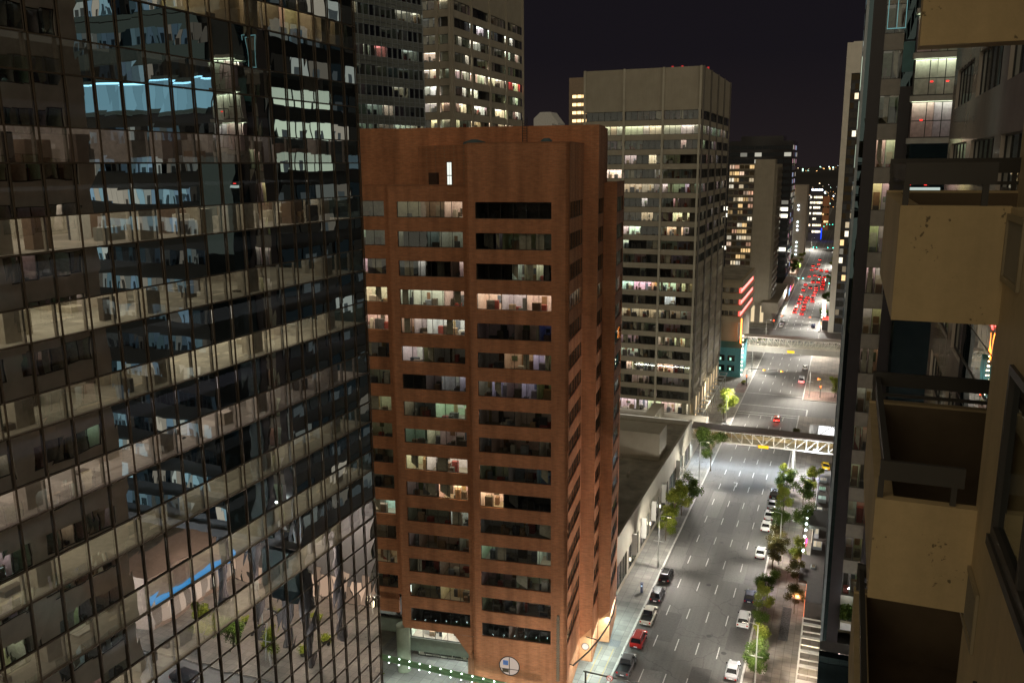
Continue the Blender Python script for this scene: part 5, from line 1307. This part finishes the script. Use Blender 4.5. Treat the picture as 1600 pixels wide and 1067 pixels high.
tree(0, -28.4, 332, 'green lit tree beneath the pale footbridge on the left', .9, 3, G1); tree(3, -29.8, 420, 'dark round tree beside the parked white cars far left', 1.0, 2, G1)
for i, (k, x, y, s, lab) in enumerate(((1, -8.1, 112.5, .85, 'green tree over the grey sedan at the near end of the right kerb'), (4, -8.5, 119, .75, 'yellow green tree second from the near end of the right kerb'), (1, -8.7, 125.5, .6, 'small green tree beside the white SUV'),
        (0, -8.8, 131.5, .72, 'spreading tree just past the white SUV'), (1, -8.6, 137.5, .75, 'dark green conical tree beside the navy hatchback'), (2, -8.7, 148, .95, 'olive tree beside the single white sedan'), (2, -8.4, 153.8, .9, 'olive brown tree just past the single white sedan'),
        (1, -8.6, 163.5, .9, 'dark spreading tree beside the last white car of the parked four'), (0, -8.8, 174.5, .85, 'bright green tree beside the parked row of four cars'), (1, -9.0, 185, .9, 'thin green tree at the far end of the parked row'), (4, -10.2, 193, .7, 'sparse grey green tree nearest the footbridge on the right kerb'),
        (2, -4.1, 133.5, .75, 'small tree in the planting bed by the restaurant'), (2, -4.2, 142.5, .8, 'olive tree in front of the red lit restaurant'), (4, -4.0, 150, .85, 'yellowish tree in front of the shopfronts'), (1, -4.4, 166, .95, 'green lit tree beside the globe lamps'), (1, -5.2, 180, .95, 'dark tree at the far shopfronts'), (0, -3.4, 187, .9, 'tree nearest the yellow taxi'),
        (2, -9.0, 224, .62, 'small slim tree just beyond the brown roofed footbridge'), (0, -.6, 274, .9, 'bright yellow tree lit by the white lamp at the first crossing'))):
    tree(k, x, y, lab, s, i*1.3, G2)
for i, (k, x, y, s, lab) in enumerate(((3, -8.2, 410, .7, 'dark tree in front of the white framed tower base'), (3, -8.0, 455, .9, 'dark tree on the far right kerb beside the queue'), (3, -32, 560, 1.4, 'broad dark tree far left by the brown shop'), (3, -38, 600, 1.5, 'broad dark tree far left under the concrete slab tower'), (0, -30.5, 640, 1.3, 'yellowish lit tree far down the left kerb'), (3, -8.0, 520, 1.1, 'dark tree by the far right green signal'), (0, -8.0, 620, 1.3, 'yellowish tree far down the right kerb'))):
    tree(k, x, y, lab, s, i*2.1, G3)
for k, x, y, lab in ((1, 15.5, 91.5, 'young tree on the plaza kerb seen mirrored in the glass tower'), (4, 7.0, 91.8, 'leafy tree at the plaza corner seen mirrored in the glass tower'), (0, 21, 92, 'yellowish tree farther along the plaza kerb seen mirrored')):
    tree(k, x, y, lab, .85, x, 'plaza trees')
hg = MB(); rg = random.Random(77)
for _ in range(900):
    c = Vector((rg.uniform(1.95, 3.35), 90-.35+rg.gauss(0, .1), 24.2+rg.random()*1.8*(.4+.6*rg.random()))); a = Vector((rg.uniform(-1, 1), rg.uniform(-1, 1), rg.uniform(-1, 1))).normalized()*.11; b = a.orthogonal().normalized()*.07
    hg.face([c-a-b, c+a-b, c+a+b, c-a+b], 0, (rg.random(),)*3)
o = hg.build('hedge', 'leaf'); tag(o, 'low green hedge in a white planter at the foot of the teal tower glazing', 'hedge')
tb_ = bpy.data.objects['planter']
pt_light('hedge_light', (2.6, 89.0, 27), 60, (.9, 1, .95), .1)

# =================================================================== CARS
def paint(c): return plain('car_paint', c, .25, .2, var=.05, spec=.6)
def car(kind, col, label, x, y, rz=0, tails=False, group='cars parked along the kerb', detail=True, heads=False):
    root = empty({'sedan': 'sedan', 'suv': 'suv', 'pickup': 'pickup_truck', 'hatch': 'hatchback', 'van': 'van'}[kind], (x, y, .0), rz, label, 'car' if kind != 'pickup' else 'pickup truck', group)
    P = {'sedan': dict(L=4.7, w=.91, z=.92, st=[(-2.35, .74, .74), (-2.25, .84, .9), (-1.5, .9, .97), (0, .91, .95), (1.1, .91, .93), (1.95, .86, .8), (2.35, .7, .6)], g=(-1.75, 1.15, -1.05, .35, 1.43)),
         'hatch': dict(L=4.2, w=.88, z=.95, st=[(-2.1, .78, .85), (-2.0, .86, .98), (-1.3, .88, .99), (0, .88, .96), (1.0, .88, .94), (1.75, .83, .82), (2.1, .68, .6)], g=(-1.95, 1.1, -1.6, .3, 1.48)),
         'suv': dict(L=4.8, w=.96, z=1.05, st=[(-2.4, .86, 1.0), (-2.32, .94, 1.08), (-1.5, .96, 1.1), (0, .96, 1.08), (1.1, .96, 1.06), (2.05, .9, .98), (2.4, .78, .72)], g=(-2.28, 1.2, -2.0, .45, 1.76)),
         'van': dict(L=5.2, w=1.0, z=1.1, st=[(-2.6, .92, 1.1), (-2.5, .99, 1.15), (-1.5, 1.0, 1.15), (0, 1.0, 1.15), (1.4, 1.0, 1.12), (2.3, .94, 1.0), (2.6, .8, .7)], g=(-2.5, 1.9, -2.4, 1.0, 2.05)),
         'pickup': dict(L=5.6, w=.99, z=1.08, st=[(-2.8, .95, 1.05), (-2.75, .98, 1.1), (-1.5, .99, 1.1), (0, .99, 1.1), (1.4, .99, 1.1), (2.45, .95, 1.02), (2.8, .85, .75)], g=(-.75, 1.55, -.55, .95, 1.82))}[kind]
    b = MB(); rings = []
    for (yy, w, zt) in P['st']:
        half = [(w*.55, zt+.03), (w*.88, zt), (w, zt-.12), (w*1.0, .48), (w*.95, .26)]
        rings.append([(-px, yy, pz) for px, pz in half[::-1]]+[(px, yy, pz) for px, pz in half])
    for i in range(len(rings)-1):
        n = len(rings[0])
        for k in range(n):
            if kind == 'pickup' and i in (1, 2) and k in (3, 4, 5) : continue
            b.face([rings[i][k], rings[i+1][k], rings[i+1][(k+1) % n], rings[i][(k+1) % n]], 0)
    b.face(rings[0][::-1], 0); b.face(rings[-1], 0)
    y0, y1, y2, y3, zr = P['g']; w = P['w']; zb = P['z']-.02 if kind != 'pickup' else 1.08; wt_ = w*.74
    wl = w*.88
    base = [(-wl, y0), (wl, y0), (wl, y1), (-wl, y1)]; top = [(-wt_, y2), (wt_, y2), (wt_, y3), (-wt_, y3)]
    # roof shell and pillars in body colour
    rim = [(-wt_-.03, y2-.05), (wt_+.03, y2-.05), (wt_+.03, y3+.05), (-wt_-.03, y3+.05)]
    tp = [(-wt_*.85, y2+.12), (wt_*.85, y2+.12), (wt_*.85, y3-.12), (-wt_*.85, y3-.12)]
    for i in range(4):
        j = (i+1) % 4; b.face([(*rim[i], zr), (*rim[j], zr), (*tp[j], zr+.05), (*tp[i], zr+.05)], 0)
        b.tube([(*base[i], zb), (*top[i], zr)], .055, 5)
    b.face([(*p, zr+.05) for p in tp], 0); b.face([(*p, zr) for p in rim[::-1]], 0)
    ym = (y0+y1)/2-.1
    for s in (-1, 1): b.tube([(s*wl, ym, zb), (s*wt_, (y2+y3)/2, zr)], .05, 5)
    if kind == 'pickup':
        b.face([(-.8, -2.7, .62), (.8, -2.7, .62), (.8, -.75, .62), (-.8, -.75, .62)], 0)
        for s in (-1, 1): b.face([(s*.8, -2.7, .62), (s*.8, -.75, .62), (s*.87, -.75, 1.1), (s*.87, -2.7, 1.1)], 0)
        b.face([(-.82, -2.7, .62), (.82, -2.7, .62), (.87, -2.72, 1.12), (-.87, -2.72, 1.12)], 0)
    b.build('body', paint(col), root, smooth=False)
    g = MB()
    for i in range(4):
        j = (i+1) % 4; g.face([(*base[i], zb-.02), (*base[j], zb-.02), (*top[j], zr), (*top[i], zr)], 0)
    g.build('window', 'carglass', root)
    if kind == 'pickup': q = MB(); q.box((-.78, -2.65, .95), (.78, -.85, 1.0)); q.build('bed_cover', 'black', root)
    L = P['L']; wb = L*.29
    for sx in (-1, 1):
        for sy in (-1, 1):
            q = MB(); q.tube([(sx*(w-.2), sy*wb, .33), (sx*(w+.02), sy*wb, .33)], .33, 14); wh = q.build('wheel', 'tyre', root)
            if detail: q = MB(); q.tube([(sx*(w+.02), sy*wb, .33), (sx*(w+.035), sy*wb, .33)], .21, 10); q.build('rim', 'rim', wh)
    zs = P['st'][0][2]
    for sx in (-1, 1):
        q = MB(); q.box((sx*w*.62, -L/2-.02, zs-.32), (sx*w*.88, -L/2+.1, zs-.06)); q.build('taillight', 'tail' if tails else 'taildim', root)
        q = MB(); q.box((sx*w*.5, L/2-.16, .58), (sx*w*.8, L/2-.02, .74)); q.build('headlight', 'headlens' if not heads else 'lampglow', root)
        if detail: q = MB(); q.box((sx*(w*.93), y1-.35, zb+.02), (sx*(w*.93+.22), y1-.2, zb+.18)); q.build('mirror', 'black', root)
    if detail:
        q = MB(); q.box((-.26, -L/2-.03, .5), (.26, -L/2-.005, .64)); q.build('number_plate', 'plate', root)
        q = MB(); q.box((-w*.9, -L/2-.04, .28), (w*.9, -L/2+.08, .46)); q.build('bumper', 'black', root)
    if kind == 'suv' and detail:
        q = MB()
        for s in (-1, 1): q.tube([(s*wt_*.82, y2+.25, zr+.1), (s*wt_*.82, y3-.3, zr+.1)], .03, 5)
        q.build('roof_rack', 'rim', root)
    if tails:
        d = bpy.data.lights.new('tail_glow', 'POINT'); d.energy = 90 if y < 400 else 1100; d.color = (1, .04, .03); d.shadow_soft_size = .15
        lo = bpy.data.objects.new('tail_glow', d); COL.objects.link(lo); lo.parent = root; lo.location = (0, -L/2-.5, .7)
    return root
BLK, DRK, WHT, RED, NVY, GRY, SIL, TAN = (.012, .012, .014), (.03, .03, .033), (.72, .72, .70), (.35, .015, .012), (.012, .016, .05), (.25, .25, .26), (.42, .42, .43), (.42, .39, .33)
car('suv', BLK, 'black SUV parked at the left kerb, first past the street lamp', -26.0, 138.3); car('suv', DRK, 'dark SUV with a pale roof rack parked behind the black one', -26.0, 131)
car('pickup', TAN, 'pale beige pickup truck parked at the left kerb', -25.9, 123.7); car('suv', RED, 'red SUV parked behind the beige pickup', -25.8, 116.4); car('pickup', (.1, .1, .105), 'dark grey pickup truck nearest the gantry on the left kerb', -25.9, 109.0)
car('sedan', SIL, 'silver grey sedan at the near end of the right kerb', -11.3, 113.2); car('suv', WHT, 'big white SUV parked at the right kerb', -11.4, 128.0); car('hatch', NVY, 'navy blue hatchback parked past the white SUV', -11.3, 136)
car('sedan', WHT, 'lone white sedan parked at the right kerb under the olive trees', -11.3, 153.6); car('sedan', WHT, 'white sedan, nearest of the row of four parked cars', -11.5, 166.3)
car('sedan', (.6, .6, .6), 'off white sedan, second of the row of four parked cars', -11.4, 172.2); car('sedan', GRY, 'grey sedan with pale roof, third of the row of four parked cars', -11.3, 178.2); car('suv', BLK, 'black SUV, farthest of the row of four parked cars', -11.3, 184.2)
mv = 'cars on the road'
car('hatch', (.45, .05, .04), 'red lit car with glowing tail lights short of the first crossing', -15.5, 243, 0, True, mv); car('van', (.5, .52, .55), 'pale van with bright red brake lights beyond the first crossing', -11.4, 291, 0, True, mv)
car('sedan', WHT, 'white sedan parked just beyond the pale van', -11.2, 311, 0, False, mv); car('sedan', (.75, .45, .02), 'yellow taxi at the right hand driveway before the footbridge', -1.4, 207, .1, False, mv)
car('sedan', WHT, 'white car parked far left past the pale footbridge', -25.5, 392, 0, False, mv, False); car('sedan', SIL, 'silver car parked far left behind the white one', -25.5, 400, 0, False, mv, False); car('sedan', NVY, 'dark blue car on the far right short of the second crossing', -12.0, 396, 0, False, mv, False)
car('sedan', BLK, 'black car parked on the side street seen mirrored', 16.2, 83.5, R(90), False, 'cars seen mirrored', False)
qp = car('sedan', (.2, .03, .03), 'x', 0, -800, 0, True, 'queue of cars with red tail lights', False)
first = True; lanes = {-22: 'leftmost lane', -18.8: 'second lane', -15.6: 'third lane', -12.4: 'rightmost lane'}; rg = random.Random(4)
ordn = ['nearest', 'second', 'third', 'fourth', 'fifth', 'sixth', 'seventh', 'eighth', 'ninth', 'tenth', 'eleventh', 'twelfth']
for lx, ln in lanes.items():
    y = {-22: 432, -18.8: 428, -15.6: 470, -12.4: 520}[lx]
    for i in range({-22: 11, -18.8: 12, -15.6: 9, -12.4: 7}[lx]):
        o = qp if first else copy_tree(qp); first = False
        o.location = (lx+rg.uniform(-.3, .3), y, 0); o['label'] = f'car with red tail lights, {ordn[i]} in the {ln} of the far queue'
        y += rg.uniform(8, 16)*(1 if i < 5 else 2.6)

# =================================================================== CAMERA, WORLD, LIGHT
cam = bpy.data.cameras.new('camera'); co_ = bpy.data.objects.new('camera', cam); COL.objects.link(co_)
yaw, pit, rol, f = -0.379942381, -0.205406015, -0.00793479645, 1315.16933
cy, sy, cp_, sp_, cr_, sr_ = math.cos(yaw), math.sin(yaw), math.cos(pit), math.sin(pit), math.cos(rol), math.sin(rol)
fw = Vector((sy*cp_, cy*cp_, sp_)); r0 = Vector((cy, -sy, 0)); u0 = r0.cross(fw)
rt = cr_*r0+sr_*u0; up = -sr_*r0+cr_*u0
co_.matrix_world = Matrix(((rt.x, up.x, -fw.x, 0), (rt.y, up.y, -fw.y, 0), (rt.z, up.z, -fw.z, 72), (0, 0, 0, 1)))
cam.sensor_width = 36; cam.lens = 36*f/1600; cam.clip_end = 12000; cam.clip_start = .1
sc.camera = co_
w = bpy.data.worlds.new('World'); sc.world = w; w.use_nodes = True
nt = w.node_tree; nt.nodes.clear()
ow = nt.nodes.new('ShaderNodeOutputWorld'); bg = nt.nodes.new('ShaderNodeBackground')
tc = nt.nodes.new('ShaderNodeTexCoord'); sxyz = nt.nodes.new('ShaderNodeSeparateXYZ'); nt.links.new(tc.outputs['Generated'], sxyz.inputs[0])
cr2 = nt.nodes.new('ShaderNodeValToRGB'); e = cr2.color_ramp.elements
e[0].position = 0.0; e[0].color = (.0150, .0112, .0122, 1); e2_ = e.new(.12); e2_.color = (.0085, .0070, .0094, 1); e[2].position = .5; e[2].color = (.0065, .0056, .0082, 1)
nt.links.new(sxyz.outputs[2], cr2.inputs[0]); nt.links.new(cr2.outputs[0], bg.inputs[0]); bg.inputs[1].default_value = 1.0
nt.links.new(bg.outputs[0], ow.inputs[0])
sd = bpy.data.lights.new('city_glow', 'SUN'); sd.energy = 1.25; sd.angle = R(120); sd.color = (1, .84, .60)
so = bpy.data.objects.new('city_glow', sd); COL.objects.link(so)
so.rotation_euler = Vector((-.30, .86, -.38)).to_track_quat('-Z', 'Y').to_euler()
so.location = (0, 0, 200)
sc.view_settings.view_transform = 'Standard'; sc.view_settings.look = 'None'; sc.view_settings.exposure = 0; sc.view_settings.gamma = 1
sc.render.engine = 'CYCLES'
c = sc.cycles
c.use_denoising = True
try: c.denoiser = 'OPENIMAGEDENOISE'
except Exception: pass
c.max_bounces = 6; c.diffuse_bounces = 3; c.glossy_bounces = 4; c.transparent_max_bounces = 12; c.transmission_bounces = 2
c.sample_clamp_indirect = 6; c.caustics_reflective = False; c.caustics_refractive = False
